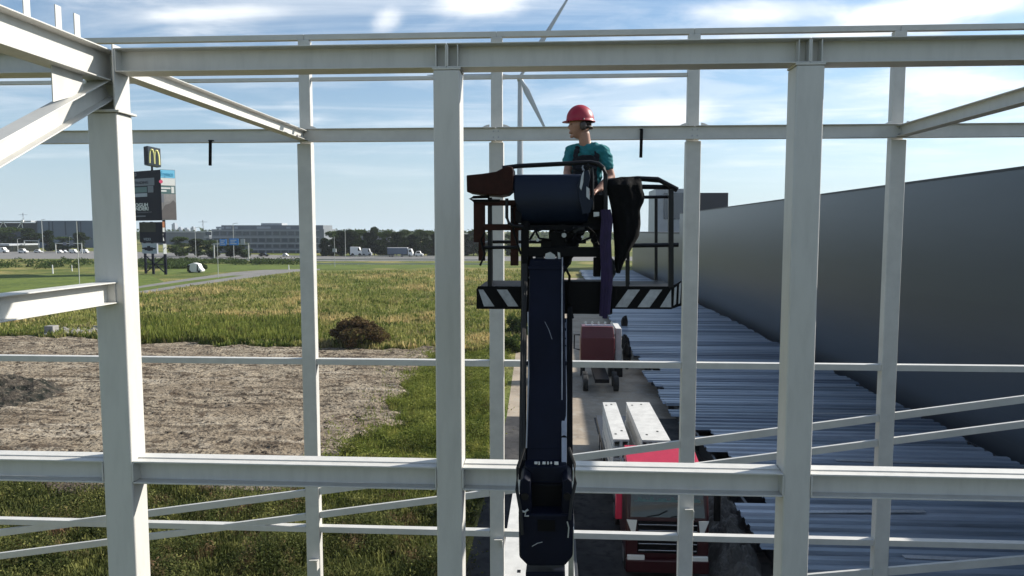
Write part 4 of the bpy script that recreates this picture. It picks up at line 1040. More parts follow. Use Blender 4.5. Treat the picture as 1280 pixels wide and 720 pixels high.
# steel floor deck sheets
ZD = .8
b = MB(); y = 15.6; k = 0; random.seed(3)
deck = thing('steel_floor_deck', 'wide spread of ribbed galvanised steel floor sheets beside the grey warehouse', 'steel deck', (12, 60, 0))
def decksheets(y0, y1, name):
    b = MB(); y = y0
    while y < y1:
        xl = 6.3+random.uniform(-.25,.35)+(0 if y < 80 else .0); xr_ = 19.2+random.uniform(-.3,.2); zo = random.uniform(-.03,.05)
        if random.random() < .12: xl += random.uniform(.4,1.2)
        prof = []
        for r0 in range(2):
            yy = y+r0*.6; prof += [(yy, 0), (yy+.22, 0), (yy+.27, .09), (yy+.52, .09), (yy+.57, 0)]
        prof.append((y+1.2, 0))
        n = len(prof)
        tilt = random.uniform(-.03,.03)
        vs = [(xl+random.uniform(-.02,.02), p[0], ZD+zo+p[1]) for p in prof]+[(xr_, p[0], ZD+zo+tilt+p[1]) for p in prof]
        b.add(vs, [(i, n+i, n+i+1, i+1) for i in range(n-1)], random.choice([0,0,1,2]))
        y += 1.2
    return b.build(name, ['galv','galv2','galv3'], deck)
decksheets(15.7, 40, 'deck_sheets'); decksheets(40, 80, 'deck_sheets'); decksheets(80, 175, 'deck_sheets')
b = MB(); 
for y in np.arange(15.8, 175, 3.6): b.box((6.6, y, .1), (19.2, y+.12, ZD-.06))
b.build('support_joist', 'darkclad', deck)
b = MB(); b.box((6.9, 15.8, .05), (7.0, 175, ZD-.06)); b.box((19.2, 15.8, .05), (19.3, 175, ZD-.06)); b.build('edge_support', 'darkclad', deck)
# loose bright flashing sheets
for (x_, y_, r_, lab) in ((10.5,24.5,4,'narrow bright flashing strip lying on the deck nearest the right front column'), (14,30,-3,'narrow bright flashing strip lying farther right on the deck'), (15.8,38,2,'narrow bright flashing strip near the warehouse base'), (12.5,21,-2,'narrow bright flashing strip at the near end of the deck')):
    b = MB(); d = Vector((math.cos(R(r_)), math.sin(R(r_)), 0)); p = Vector((x_, y_, ZD+.15)); b.bar(p-d*2.2, p+d*2.2, .22, .02); tag(b.build('flashing_strip', 'zinc'), lab, 'metal strip')
# tarp heap
b = MB(); rows_ = []
nu, nv = 40, 150; vs = []; 
for i in range(nv+1):
    for j in range(nu+1):
        s = j/nu; t = i/nv; y_ = 16+t*14; x_ = 5.0+s*1.6-.5*math.sin(t*5)*.4+(.25 if t > .5 else 0)
        e = math.sin(math.pi*s)**.6*math.sin(math.pi*min(1,max(0,t)))**.3
        z_ = e*(.55+.6*noise.noise(Vector((x_*1.4,y_*1.1,0)))+.45*abs(noise.noise(Vector((x_*2.6,y_*2.6,3))))+.25*abs(noise.noise(Vector((x_*6,y_*6,3)))))
        vs.append((x_+.25*noise.noise(Vector((0,y_*1.2,8))), y_, max(0.01, z_)))
b.add(vs, [(i*(nu+1)+j, i*(nu+1)+j+1, (i+1)*(nu+1)+j+1, (i+1)*(nu+1)+j) for i in range(nv) for j in range(nu)])
tag(b.build('tarp_heap', 'tarp'), 'crumpled dark grey tarpaulin heap along the left edge of the steel deck', 'tarpaulin')
# ------------------------------------------------------------ trucks
def wheel(mb_parent, x, y, z, r, w_, side):
    b = MB(); b.cyl((x-w_/2, y, z), (x+w_/2, y, z), r, n=20); o = b.build('wheel', 'rubber', mb_parent, .03)
    b = MB(); b.cyl((x+side*w_/2-.01, y, z), (x+side*(w_/2+.02), y, z), r*.55, n=14); b.build('rim', 'zinc', o)
xc = PY(834, 650, 21).x
tr = thing('truck', 'near red flatbed lorry facing the camera below the frame, loaded with white slabs', 'truck', (xc, 21, 0), 'red lorries')
YT = 20.9; hw = 1.22
b = MB()
side = [(YT+.02,.75),(YT,1.2),(YT+.06,1.95),(YT+.30,2.95),(YT+.42,3.12),(YT+2.15,3.15),(YT+2.2,1.0),(YT+1.5,.8)]
b.prism([(-(y-YT), z) for y, z in side], (xc-hw, YT, 0), (xc+hw, YT, 0), (0,0,1))
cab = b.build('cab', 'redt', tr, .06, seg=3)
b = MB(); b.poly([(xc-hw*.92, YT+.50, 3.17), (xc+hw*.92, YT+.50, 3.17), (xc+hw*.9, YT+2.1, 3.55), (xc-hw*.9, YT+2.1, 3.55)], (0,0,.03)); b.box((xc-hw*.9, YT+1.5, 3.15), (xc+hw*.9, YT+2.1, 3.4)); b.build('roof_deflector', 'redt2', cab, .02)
b = MB(); b.add([(xc-hw*.90, YT+.055, 2.02), (xc+hw*.90, YT+.055, 2.02), (xc+hw*.86, YT+.265, 2.86), (xc-hw*.86, YT+.265, 2.86)], [(0,1,2,3)]); ws = b.build('windscreen', 'glass', cab)
b = MB(); b.bar((xc-hw*.95, YT+.10, 2.93), (xc+hw*.95, YT+.10, 2.93), .34, .05, (0,.4,1)); b.build('sun_visor', 'redt', cab, .01)
b = MB()
for s in (-.6,.1): b.tube([(xc+s, YT+.02, 2.04), (xc+s+.35, YT+.03, 2.1), (xc+s+.6, YT+.06, 2.22)], .012, 5)
b.build('wiper', 'black', cab)
b = MB(); vs = []
for i in range(17): vs.append((xc-hw*.8+i*hw*1.6/16, YT+.245, 2.70+.05*abs(math.sin(i*1.2)))); 
vs2 = [(v[0], v[1]-.10, 2.42) for v in vs]; b.add([(v[0], v[1]-.005, v[2]) for v in vs]+[(v[0], YT+.16, 2.45) for v in vs], [(i, i+1, 18+i, 17+i) for i in range(16)]); b.build('window_curtain', 'sgreen', cab)
b = MB(); b.box((xc-hw*.72, YT-.03, .95), (xc+hw*.72, YT+.02, 1.92)); b.build('grille', 'black', cab, .02)
for z in (1.05,1.25,1.45,1.65,1.83):
    b = MB(); b.bar((xc-hw*.70, YT-.05, z), (xc+hw*.70, YT-.05, z), .03, .035); b.build('grille_bar', 'chrome', cab, .006)
for s in (-1,1):
    b = MB(); b.poly([(xc+s*hw*.74, YT-.02, 1.95), (xc+s*hw*.99, YT-.0, 1.95), (xc+s*hw*.80, YT-.02, 1.35)], (0,.03,0)); b.build('corner_trim', 'lamp', cab)
    b = MB(); b.box((xc+s*hw*.55, YT-.10, .72), (xc+s*hw*.97, YT+.0, .9)); b.build('headlight', 'lamp', cab, .02)
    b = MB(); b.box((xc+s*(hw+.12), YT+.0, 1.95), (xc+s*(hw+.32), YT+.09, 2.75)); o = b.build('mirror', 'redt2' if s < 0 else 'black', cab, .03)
    b = MB(); b.tube([(xc+s*(hw-.05), YT+.25, 2.7), (xc+s*(hw+.2), YT+.06, 2.78)], .02, 6); b.build('mirror_arm', 'black', o)
b = MB(); b.box((xc-hw, YT-.12, .38), (xc+hw, YT+.1, .78)); b.build('bumper', 'redt', cab, .04)
b = MB(); b.box((xc-.42, YT+2.2, .75), (xc+.42, YT+14.5, 1.05)); b.box((xc-1.25, YT+2.9, 1.05), (xc+1.25, YT+14.6, 1.30)); b.build('flatbed', 'darkclad', tr, .01)
b = MB(); b.box((xc-1.2, YT+2.9, 1.3), (xc+1.2, YT+3.0, 2.2)); b.build('headboard', 'darkclad', tr, .01)
for yy in (YT+1.0, YT+4.4, YT+10.5, YT+11.8, YT+13.1):
    for s in (-1,1): wheel(tr, xc+s*1.02, yy, .5, .5, .32, s)
# slabs: hollow core
def slab(x0, x1, y0, y1, z, th, nh, label, group):
    b = MB(); sw = (x1-x0)
    b.box((x0, y0, z+th*.78), (x1, y1, z+th)); b.box((x0+.001, y0, z), (x1-.001, y1, z+th*.2))
    ww = sw/nh
    for i in range(nh+1):
        cx_ = x0+ww*i; a = max(x0+.001, cx_-ww*.17); c_ = min(x1-.001, cx_+ww*.17)
        b.box((a, y0+.001, z+th*.2), (c_, y1-.001, z+th*.78))
    b.box((x0+.01, y0+.6, z+th*.21), (x1-.01, y0+.62, z+th*.77))
    t = thing('concrete_slab', label, 'concrete slab', ((x0+x1)/2, (y0+y1)/2, z), group)
    b.build('slab_body', 'conc', t)
    b = MB()
    for (ax, ay) in ((.25,.12),(.7,.2),(.2,.9),(.6,.93)):
        p = (x0+sw*ax, y0+(y1-y0)*ay, z+th); b.box((p[0]-.04, p[1]-.07, p[2]+.001), (p[0]+.04, p[1]+.07, p[2]+.004))
    b.each('recess', 'black', t)
    return t
gA = 'hollow concrete slabs on the lorries and trailer'
def stack(uL, uR, vn, vf, ztop, th, n, nh, desc):
    pn = PG(uL, vn, ztop); pn2 = PG(uR, vn, ztop); pf = PG((uL+uR)/2, vf, ztop)
    for k in range(n):
        nm = ['topmost','second from top','third from top','fourth from top','lowest'][k] if k < n-1 else 'lowest'
        slab(pn.x+random.uniform(-.02,.02), pn2.x+random.uniform(-.02,.02), pn.y+(.0 if k == 0 else random.uniform(-.05,.02)), pf.y, ztop-(k+1)*th-k*.06, th, nh, f'{nm} white hollow concrete slab in the {desc}', gA)
stack(767, 786, 549, 503, 2.9, .36, 4, 2, 'narrow stack on the near red lorry')
stack(802, 838, 550, 503, 2.9, .36, 4, 5, 'wide stack on the near red lorry')
# trailer left of the boom
x0t = PG(634, 660, 2.6).x
tl = thing('trailer', 'flatbed trailer with white slabs standing partly hidden behind the boom', 'trailer', (x0t+1, 22, 0))
b = MB(); b.box((x0t-.05, 14.9, 1.0), (x0t+1.9, 31.5, 1.22)); b.box((x0t+.5, 15.2, .75), (x0t+1.4, 31.2, 1.0)); b.build('flatbed', 'darkclad', tl, .01)
for yy in (24.5,26,27.5,17.5,18.9):
    for s in (-1,1): wheel(tl, x0t+.92+s*.85, yy, .48, .48, .28, s)
for k, nm in enumerate(('topmost','second from top','third from top','lowest')):
    slab(x0t, x0t+1.72, 15.4, 21.6, 2.6-(k+1)*.32-k*.03, .32, 5, f'{nm} white concrete slab in the near stack left of the boom', gA)
for k, nm in enumerate(('topmost','second from top','third from top','lowest')):
    slab(x0t+.05, x0t+1.2, 25.6, 31.2, 2.6-(k+1)*.32-k*.03, .32, 4, f'{nm} white concrete slab in the far small stack left of the boom', gA)
# far red truck seen from behind
p = PG(748, 468); YT2 = 50.5; xc = PY(747, 440, YT2).x; hw = 1.2
tr2 = thing('truck', 'far dark red lorry cab with roof lamps seen in the yard beneath the basket', 'truck', (xc, YT2, 0), 'red lorries')
b = MB(); b.box((xc-hw, YT2, 1.0), (xc+hw, YT2+2.1, 3.0)); c_ = b.build('cab', 'redt3', tr2, .08, seg=3)
b = MB(); b.poly([(xc-hw*.97, YT2+.05, 2.95), (xc+hw*.97, YT2+.05, 2.95), (xc+hw*.93, YT2+.35, 3.72), (xc-hw*.93, YT2+.35, 3.72)], (0,1.4,0)); b.build('roof_spoiler', 'redt3', c_, .05)
b = MB(); b.cyl((xc-hw*.75, YT2+.3, 3.82), (xc+hw*.9, YT2+.3, 3.82), .05, n=8); b.build('lamp_bar', 'chrome', c_)
for i in range(5): b = MB(); q = (xc-hw*.7+i*hw*.38, YT2+.28, 3.98); b.cyl(q, (q[0], q[1]+.08, q[2]), .09, n=10); b.build('roof_lamp', 'lamp', c_)
for s in (-1,1):
    b = MB(); b.tube([(xc+s*hw, YT2+1.2, 3.0), (xc+s*(hw+.4), YT2+1.2, 3.0), (xc+s*(hw+.42), YT2+1.2, 2.0), (xc+s*hw, YT2+1.2, 1.9)], .05, 6); b.build('mirror', 'black', c_)
b = MB(); b.box((xc-hw*.9, YT2-.1, 1.0), (xc+hw*.6, YT2-.02, 1.3)); b.build('bumper', 'lamp', c_)
b = MB(); b.box((xc-.45, YT2-5, .8), (xc+.45, YT2, 1.05)); b.build('chassis', 'black', tr2)
for yy in (YT2+1.2, YT2-2.2, YT2-3.6):
    for s in (-1,1): wheel(tr2, xc+s*1.0, yy, .5, .5, .32, s)
# leaning pale panels beside it
a = PG(768, 444, 1.2); pnl = thing('panel_stack', 'pale blue-white panel stack standing on edge beside the far red lorry', 'panel stack', (a.x, a.y, 0))
xa = PY(768, 420, 52).x+.05; xb = PY(776, 420, 52).x
b = MB(); b.box((xa, 51.5, .9), (xb, 54.5, 3.5)); b.build('panel', 'conc', pnl, .02)
b = MB(); b.box((xa-.05, 51.4, .0), (xb+.1, 54.6, .88)); b.build('rack', 'black', pnl)
b = MB()
for k_, (u, v) in enumerate(((781,400),(782,425),(784,437))):
    p = PG(u, v, 1.5); b.blob((p.x, p.y, 1.2), (.35,.35,.75), k_, .15); b.cyl((p.x, p.y, 0), (p.x, p.y, 1.2), .12)
b.build('end_stop', 'black', pnl)
# ------------------------------------------------------------ left ground details
p = PG(61, 421); 
t = thing('concrete_block', 'square grey concrete block at the left edge of the dirt with white rubbish', 'concrete block', p)
D = p.y; s_ = D/F
b = MB(); b.box((p.x-6*s_, p.y, 0), (p.x+6*s_, p.y+.9, 14*s_)); b.build('block', 'conc2', t, .03)
b = MB(); b.blob((p.x+1*s_, p.y-.3, .12), (.45,.2,.2), 2, .4); tag(b.build('rubbish_bag', 'white', None, smooth=True), 'crumpled white bag lying in front of the square concrete block', 'bag')
b = MB(); random.seed(5)
for i in range(60):
    u = random.uniform(80, 128); p = PG(u, random.uniform(414, 421)); r = random.uniform(.15,.42); b.blob((p.x, p.y, r*.5+.1), (r*1.3, r, r*.8), i, .35, 0, 8, 5)
tag(b.build('rubble_pile', 'stone'), 'pale pile of broken stone at the far edge of the dirt, left of column', 'rubble pile', kind='stuff')
# posts
def post(u, v0, v1, wpx, m, name, label, cat, group=None, arm=None, mid=None):
    p = PG(u, v1); D = (p-CAM).dot(FW); h = (v1-v0)*D/F; r = wpx*D/F/2
    t = thing(name, label, cat, p, group)
    b = MB(); b.cyl(p, p+Vector((0,0,h)), r, r*.6, 8); b.build('pole', m, t)
    if arm:
        b = MB(); b.tube([p+Vector((0,0,h)), p+Vector((arm*.6,0,h+.2)), p+Vector((arm,0,h+.25))], r*.6, 6); b.build('arm', m, t)
        b = MB(); b.box((p.x+arm-.4, p.y-.15, h+.18), (p.x+arm+.4, p.y+.15, h+.32)); b.build('lamp_head', 'zinc', t)
    if mid:
        b = MB(); zz = (v1-mid)*D/F; b.box((p.x-.5, p.y-.3, zz-.5), (p.x+.5, p.y+.2, zz+.5)); b.build('equipment_box', 'offl', t)
    return t
G = 'lamp posts along the far roads'
post(99.5,277,357,1.1,'postg','lamp_post','tall thin pale post on the lawn just left of the thick left column','lamp post',G)
post(54,275,316,1.0,'postg','lamp_post','lamp post in front of the hall beside the narrow dark tree','lamp post',G,1.5)
post(87.5,296,315,.8,'postg','lamp_post','short lamp post behind the small white road gantry','lamp post',G,1.2)
post(22.5,299,315,.9,'postg','lamp_post','short lamp post below the truss canopy','lamp post',G,1.2)
post(245,285,323,.8,'postg','lamp_post','lamp post between the pylon and the office block','lamp post',G,1.5)
post(292.5,280,324,.9,'postg','lamp_post','lamp post rising behind the middle blue motorway sign','lamp post',G,1.5)
post(273,300,347,.8,'postg','lamp_post','thin pale post in front of the motorway signs beside the path','lamp post',G)
post(432,287,325,.9,'postg','lamp_post','lamp post in front of the dark tree row, right of leftmost rear column','lamp post',G,1.5)
post(418.5,296,334,.8,'postg','utility_pole','thin pole with a small white box halfway up before the tree row','pole',None,None,313)
post(66,331,342,1.8,'white','marker_post','short white marker post on the lawn in front of the bushes','marker post','white marker posts')
post(90,331,339,1.3,'white','marker_post','short pale marker post near the tall thin lawn post','marker post','white marker posts')
post(361,331,337,1.4,'white','marker_post','short white marker post beside the far path near leftmost rear column','marker post','white marker posts')
for (u, v0, lab) in ((30,266,'faint pylon mast far behind the hall near its white canopy corner'), (254,275,'faint transmission mast far behind, left of the office block')):
    p = PY(u, 290, 900); t = thing('transmission_mast', lab, 'mast', (p.x, 900, 0)); zt_ = PY(u, v0, 900).z
    b = MB()
    for s in (-1,1): b.bar((p.x+s*2.2, 900, 0), (p.x+s*.3, 900, zt_), .35, .35, (0,1,0))
    for k_ in range(6): z0_ = zt_*k_/6; b.bar((p.x-2.2+1.9*k_/6, 900, z0_), (p.x+2.2-1.9*(k_+1)/6, 900, zt_*(k_+1)/6), .2, .2, (0,1,0))
    b.build('lattice', 'turb', t)
    b = MB(); b.bar((p.x-6, 900, zt_-2.5), (p.x+6, 900, zt_-2.5), .4, .4); b.build('cross_arm', 'turb', t)
# guard rails
def grail(name, l, z, label):
    b = MB(); pts = [PG(u, v) for u, v in l]
    for i in range(len(pts)-1):
        a, c_ = pts[i]+Vector((0,0,z)), pts[i+1]+Vector((0,0,z)); b.bar(a, c_+(c_-a)*.002, .08, .34)
    o = None; t = thing(name, label, 'guard rail', pts[0]); 
    b.build('rail', 'postg', t); b = MB()
    for i in range(len(pts)-1):
        n = max(2, int((pts[i+1]-pts[i]).length/4))
        for k_ in range(n): q = pts[i].lerp(pts[i+1], k_/n); b.box((q.x-.06, q.y-.0, 0), (q.x+.06, q.y+.12, z))
    o = b.build('rail_posts', 'postg', t); o['kind'] = 'stuff'
grail('guard_rail', [(178,326),(400,326.6),(620,327.2)], .6, 'long grey guard rail along the near side of the highway')
grail('guard_rail', [(396,331.3),(620,331.6)], .4, 'low pale rail in front of the highway right of leftmost rear column')
b = MB(); 
t = thing('road_fence', 'grey railing fence of the highway bridge below the parked lorry', 'fence', PG(440, 324))
pa, pb = PG(440, 323.5), PG(545, 323.5)
b = MB(); b.bar(pa+Vector((0,0,1.2)), pb+Vector((0,0,1.2)), .1, .1); b.bar(pa+Vector((0,0,.2)), pb+Vector((0,0,.2)), .1, .1)
for i in range(60): q = pa.lerp(pb, i/59); b.box((q.x-.05, q.y-.05, 0), (q.x+.05, q.y+.05, 1.2))
b.build('railing', 'postg', t)
# ------------------------------------------------------------ far vehicles
def van(label, u, v, lpx, hpx, kind='van', m='white', rot=0, name=None):
    p = PG(u, v); D = (p-CAM).dot(FW); Lc = lpx*D/F; Hc = hpx*D/F
    name = name or ('parked_van' if kind == 'van' else 'parked_car'); wdt = min(2.0, max(1.6, Lc*.4))
    t = thing(name, label, 'van' if kind == 'van' else 'car', p, 'vehicles parked or driving far off')
    b = MB(); L2 = Lc/2
    if kind == 'van': prof = [(-L2,.25*Hc*.6),(L2,.15*Hc),(L2,.45*Hc),(L2*.72,.55*Hc),(L2*.5,.97*Hc),(-L2*.95,Hc),(-L2,.9*Hc)]
    else: prof = [(-L2,.2*Hc),(L2,.2*Hc),(L2,.5*Hc),(L2*.5,.6*Hc),(L2*.25,Hc),(-L2*.55,Hc),(-L2*.85,.62*Hc),(-L2,.6*Hc)]
    b.poly([(p.x+a, p.y-wdt/2, z) for a, z in prof], (0,wdt,0)); b.build('body', m, t, .05)
    b = MB()
    if kind == 'van': b.poly([(p.x+L2*.30, p.y-wdt/2-.006, .58*Hc), (p.x+L2*.66, p.y-wdt/2-.006, .58*Hc), (p.x+L2*.48, p.y-wdt/2-.006, .9*Hc), (p.x+L2*.30, p.y-wdt/2-.006, .9*Hc)], (0,wdt+.012,0))
    else: b.poly([(p.x-L2*.7, p.y-wdt/2-.006, .62*Hc), (p.x+L2*.42, p.y-wdt/2-.006, .62*Hc), (p.x+L2*.22, p.y-wdt/2-.006, .93*Hc), (p.x-L2*.5, p.y-wdt/2-.006, .93*Hc)], (0,wdt+.012,0))
    b.build('window', 'glass', t)
    for s in (-.6,.62):
        b = MB(); b.cyl((p.x+s*L2, p.y-wdt/2-.02, .17*Hc), (p.x+s*L2, p.y+wdt/2+.02, .17*Hc), .17*Hc, n=14); b.build('wheel', 'rubber', t)
    return t
van('white van cut by the left picture edge in front of the far hall', 2, 316, 16, 7)
van('white car parked under the trees left of the narrow dark tree', 29, 316.5, 11, 5.5, 'car')
van('small white car just left of the tall lamp post by the hall', 48, 316, 9, 4, 'car')
van('white car at the left leg of the small white gantry', 75, 316.5, 7, 4, 'car')
van('small silver car under the small white gantry', 81, 316, 6, 3.5, 'car', 'offl')
van('long white van right of the short gantry lamp post', 92, 316.5, 9, 5)
van('white van touching the thick left column in front of the hall', 106, 316.5, 9, 5)
van('white camper van left in the group before the tree row', 446, 320.5, 15, 12, 'van')
van('white camper van right in the group before the tree row', 459, 320.5, 12, 10, 'van', 'offl')
van('white car right of the parked lorry before the tree row', 524, 320.8, 10, 7, 'car')
van('dark car parked in front of the office block', 330, 320.5, 12, 4.5, 'car', 'glass')
van('white car parked in front of the right part of the office block', 357, 320.5, 7, 4, 'car')
# lorry
p = PG(500, 321); D = (p-CAM).dot(FW); s_ = D/F
t = thing('parked_lorry', 'white-cabbed lorry with long grey box body parked before the tree row', 'truck', p)
b = MB(); b.box((p.x-16*s_, p.y, 3*s_), (p.x+9*s_, p.y+2.5, 11*s_)); b.build('box_body', 'bluedark', t, .05)
b = MB(); b.box((p.x-16.2*s_, p.y-.02, 11*s_), (p.x+9.2*s_, p.y+2.52, 11.5*s_)); b.build('roof_edge', 'white', t)
b = MB(); b.poly([(p.x+10*s_, p.y, 1.5*s_), (p.x+16*s_, p.y, 1.5*s_), (p.x+16*s_, p.y, 5*s_), (p.x+14*s_, p.y, 10*s_), (p.x+10*s_, p.y, 10*s_)], (0,2.4,0)); b.build('cab', 'white', t, .05)
b = MB(); b.box((p.x+11.2*s_, p.y-.01, 6*s_), (p.x+14*s_, p.y+2.41, 8.5*s_)); b.build('window', 'glass', t)
for q in (-13,-10,2,12): b = MB(); b.cyl((p.x+q*s_, p.y-.05, 1.5*s_), (p.x+q*s_, p.y+2.5, 1.5*s_), 1.5*s_, n=14); b.build('wheel', 'rubber', t)
# white wrecked / covered vehicle
p = PG(243, 341); D = (p-CAM).dot(FW); s_ = D/F
t = thing('tilted_car', 'white car lying nose down in the grass right of the advertising pylon', 'car', p)
b = MB(); b.poly([(p.x-9*s_, p.y, 1*s_), (p.x+8*s_, p.y, .5*s_), (p.x+10*s_, p.y, 3*s_), (p.x+7*s_, p.y, 6*s_), (p.x+5*s_, p.y, 11*s_), (p.x-1*s_, p.y, 12.5*s_), (p.x-6*s_, p.y, 11*s_), (p.x-9*s_, p.y, 9*s_)], (0,1.8,0)); b.build('body', 'white', t, .15, seg=3)
b = MB(); b.poly([(p.x-9.4*s_, p.y-.03, 1.5*s_), (p.x-6.5*s_, p.y-.03, 1.5*s_), (p.x-5.5*s_, p.y-.03, 10*s_), (p.x-9*s_, p.y-.03, 9*s_)], (0,1.86,0)); b.poly([(p.x+3*s_, p.y-.03, 2*s_), (p.x+4.6*s_, p.y-.03, 2*s_), (p.x+4.8*s_, p.y-.03, 10*s_), (p.x+3.6*s_, p.y-.03, 10*s_)], (0,1.86,0)); b.build('window', 'glass', t)
for q in (-6,6): b = MB(); b.cyl((p.x+q*s_, p.y-.06, 1.6*s_), (p.x+q*s_, p.y+1.86, 1.6*s_), 1.6*s_, n=14); b.build('wheel', 'rubber', t)
# gantries
def gantry(u0, u1, v0, v1, name, label, signs=()):
    p0, p1 = PG(u0, v1), PG(u1, v1); p1.y = p0.y; p1.x = PY(u1, v1, p0.y).x
    D = (p0-CAM).dot(FW); s_ = D/F; h = (v1-v0)*s_; m = p0.lerp(p1, .5)
    t = thing(name, label, 'road gantry', m)
    for p in (p0, p1): b = MB(); b.bar(p, p+Vector((0,0,h)), .32, .32, (0,1,0)); b.build('leg', 'postg', t)
    b = MB(); b.bar(p0+Vector((-.16,0,h)), p1+Vector((.16,0,h)), .4, .4); b.build('beam', 'postg', t)
    for (a, c_, t0, t1, mm) in signs:
        q0 = PY(a, t1, p0.y-.3); q1 = PY(c_, t0, p0.y-.3); b = MB(); b.box((q0.x, p0.y-.45, q0.z), (q1.x, p0.y-.3, q1.z)); o = b.build('sign_board', mm, t, .03)
        if mm == 'signb':
            b = MB(); w_ = q1.x-q0.x; hh_ = q1.z-q0.z
            for k_ in range(3): b.box((q0.x+w_*.12, p0.y-.46, q0.z+hh_*(.18+.25*k_)), (q0.x+w_*(.8 if k_ != 1 else .6), p0.y-.455, q0.z+hh_*(.28+.25*k_)))
            b.build('lettering', 'white', o)
    return t
gantry(268,311,305,326,'sign_gantry','white motorway gantry with blue signs in front of the office block', ((275,283,299,307,'signb'),(287,298,298,306.5,'signb'),(301,306,299,306,'offl')))
gantry(70,102.5,304.3,317,'sign_gantry','small white road gantry with round signs left of the thick column', ((79,83,302.5,306.5,'sgrey'),(87.5,91.5,302.5,306.5,'sgrey')))
gantry(31,49,301,314,'sign_gantry','small pale road gantry under the trees at the far left')
# ------------------------------------------------------------ far buildings
YH = 425
hb_ = thing('hall_building', 'long blue-grey hall with dark vertical strips behind the left column', 'hall', (PY(40,300,YH).x, YH, 0))
a, c_ = PY(-260,275.5,YH), PY(128,275.5,YH)
b = MB(); b.box((PY(31,0,YH).x, YH, 0), (c_.x, YH+35, PY(60,275.8,YH).z)); b.build('wall', 'bluedark', hb_)
b = MB(); b.box((a.x, YH+3, 0), (PY(31,0,YH).x-.1, YH+60, PY(10,278.5,YH).z)); b.build('side_wing', 'stripd', hb_)
for u in (45.5,61,65.5,81.5,97,100.5,118):
    a_ = PY(u, 277, YH); b = MB(); b.box((a_.x-.4, YH-.08, PY(u,294,YH).z), (a_.x+.4, YH+.02, a_.z)); b.build('dark_strip', 'stripd', hb_)
b = MB(); z_ = PY(10,276.5,YH-1).z; b.box((a.x, YH-4, z_-.6), (PY(30,0,YH).x, YH+10, z_+.3)); b.build('canopy_roof', 'offl', hb_)
b = MB(); 
for u0, u1 in ((-20,-13),(-6,-13),(-1,4),(9,4),(22,27),(28.5,27)):
    b.bar(PY(u0,285,YH-3), PY(u1,277.5,YH-3), .35, .35, (0,1,0))
b.build('canopy_truss', 'white', hb_)
b = MB(); q = PY(27.5,276.5,YH-5); b.box((q.x-.7,YH-5,q.z-.7),(q.x+.7,YH-4.1,q.z+.7)); b.build('white_cap', 'white', hb_)
YO = 330
of = thing('office_building', 'grey four-storey office block with rows of windows left of leftmost rear column', 'office building', (PY(328,318,YO).x, YO, 0))
z0_, z1_ = 0, PY(300,286.5,YO).z; xa, xb = PY(255,0,YO).x, PY(399,0,YO).x
b = MB(); b.box((xa, YO, 0), (xb, YO+18, z1_)); b.build('wall', 'offg', of)
b = MB(); b.box((PY(265,0,YO).x, YO+2, z1_), (xb-1, YO+16, PY(300,281.5,YO).z)); b.build('top_storey', 'offg', of)
b = MB(); b.box((PY(313,0,YO).x, YO+5, PY(300,281.5,YO).z), (PY(340,0,YO).x, YO+12, PY(300,278.8,YO).z)); b.build('roof_plant', 'offl', of)
for k_, (v0, v1) in enumerate(((289.5,294),(298,302.5),(305.5,309.5),(313,317))):
    n = 15
    for i in range(n):
        ua = 257+i*9.4+(1.2 if k_ % 2 else 0); ub = ua+7.0
        b = MB(); q0, q1 = PY(ua, v1, YO-.06), PY(ub, v0, YO-.06); b.box((q0.x, YO-.06, q0.z), (q1.x, YO+.02, q1.z)); b.build('window', 'wing', of)
b = MB()
for (ua, ub) in ((270,280),(282,289),(293,297),(321,338),(358,363)): q0, q1 = PY(ua,286,YO+1.9), PY(ub,283.3,YO+1.9); b.box((q0.x, YO+1.9, q0.z), (q1.x, YO+2.01, q1.z))
b.each('light_panel', 'offl', of)
for v in (287.3,296,304,311.5): q0, q1 = PY(255,v+.9,YO-.12), PY(399,v,YO-.12); b = MB(); b.box((q0.x, YO-.12, q0.z), (q1.x, YO+.01, q1.z)); b.build('cornice', 'offl', of)
b = MB(); q = PY(398,0,YO).x; b.box((q, YO-2, PY(0,304,YO).z), (q+4, YO+6, PY(0,300.5,YO).z)); b.build('white_canopy', 'white', of)
# low long building strip
def lowb(u0, u1, v0, v1, D, m, mr, label, name='low_building'):
    a, c_ = PY(u0,v0,D), PY(u1,v1,D); t = thing(name, label, 'building', ((a.x+c_.x)/2, D, 0))
    b = MB(); b.box((a.x, D, 0), (c_.x, D+20, a.z)); b.build('wall', m, t)
    b = MB(); b.box((a.x-.4, D-.5, a.z), (c_.x+.4, D+20.5, a.z+.8)); b.build('roof', mr, t)
lowb(176,262,290.5,310,520,'offg','offl','long low grey building with pale roof edge right of the pylon')
lowb(556,606,293.5,310,480,'offg','white','low building with white roof between middle front column and toolbox')
lowb(640,655,294,310,500,'offl','white','small pale building seen beside the left basket post')
lowb(452,486,290.3,305,560,'offg','offl','pale roofed building peeping over the tree row')
lowb(-30,12,307,316,340,'glass','offl','low dark kiosk with pale roof at the left picture edge')
for (u0, u1, v, lab) in ((214.5,218.5,280,'tallest faint tower on the far city skyline right of the pylon'), (222,226,285,'short faint tower on the far city skyline'), (238,242,284.5,'faint tower on the skyline nearest the office block'), (229,234,286,'low broad block on the far city skyline')):
    a, c_ = PY(u0,v,1500), PY(u1,v,1500); t = thing('skyline_tower', lab, 'tower', ((a.x+c_.x)/2, 1500, 0)); b = MB(); b.box((a.x, 1500, 0), (c_.x, 1512, a.z)); b.build('shaft', 'turb', t); b = MB(); b.box((a.x+1.5, 1502, a.z), (c_.x-1.5, 1510, a.z+2.5)); b.build('roof_cap', 'turb', t)
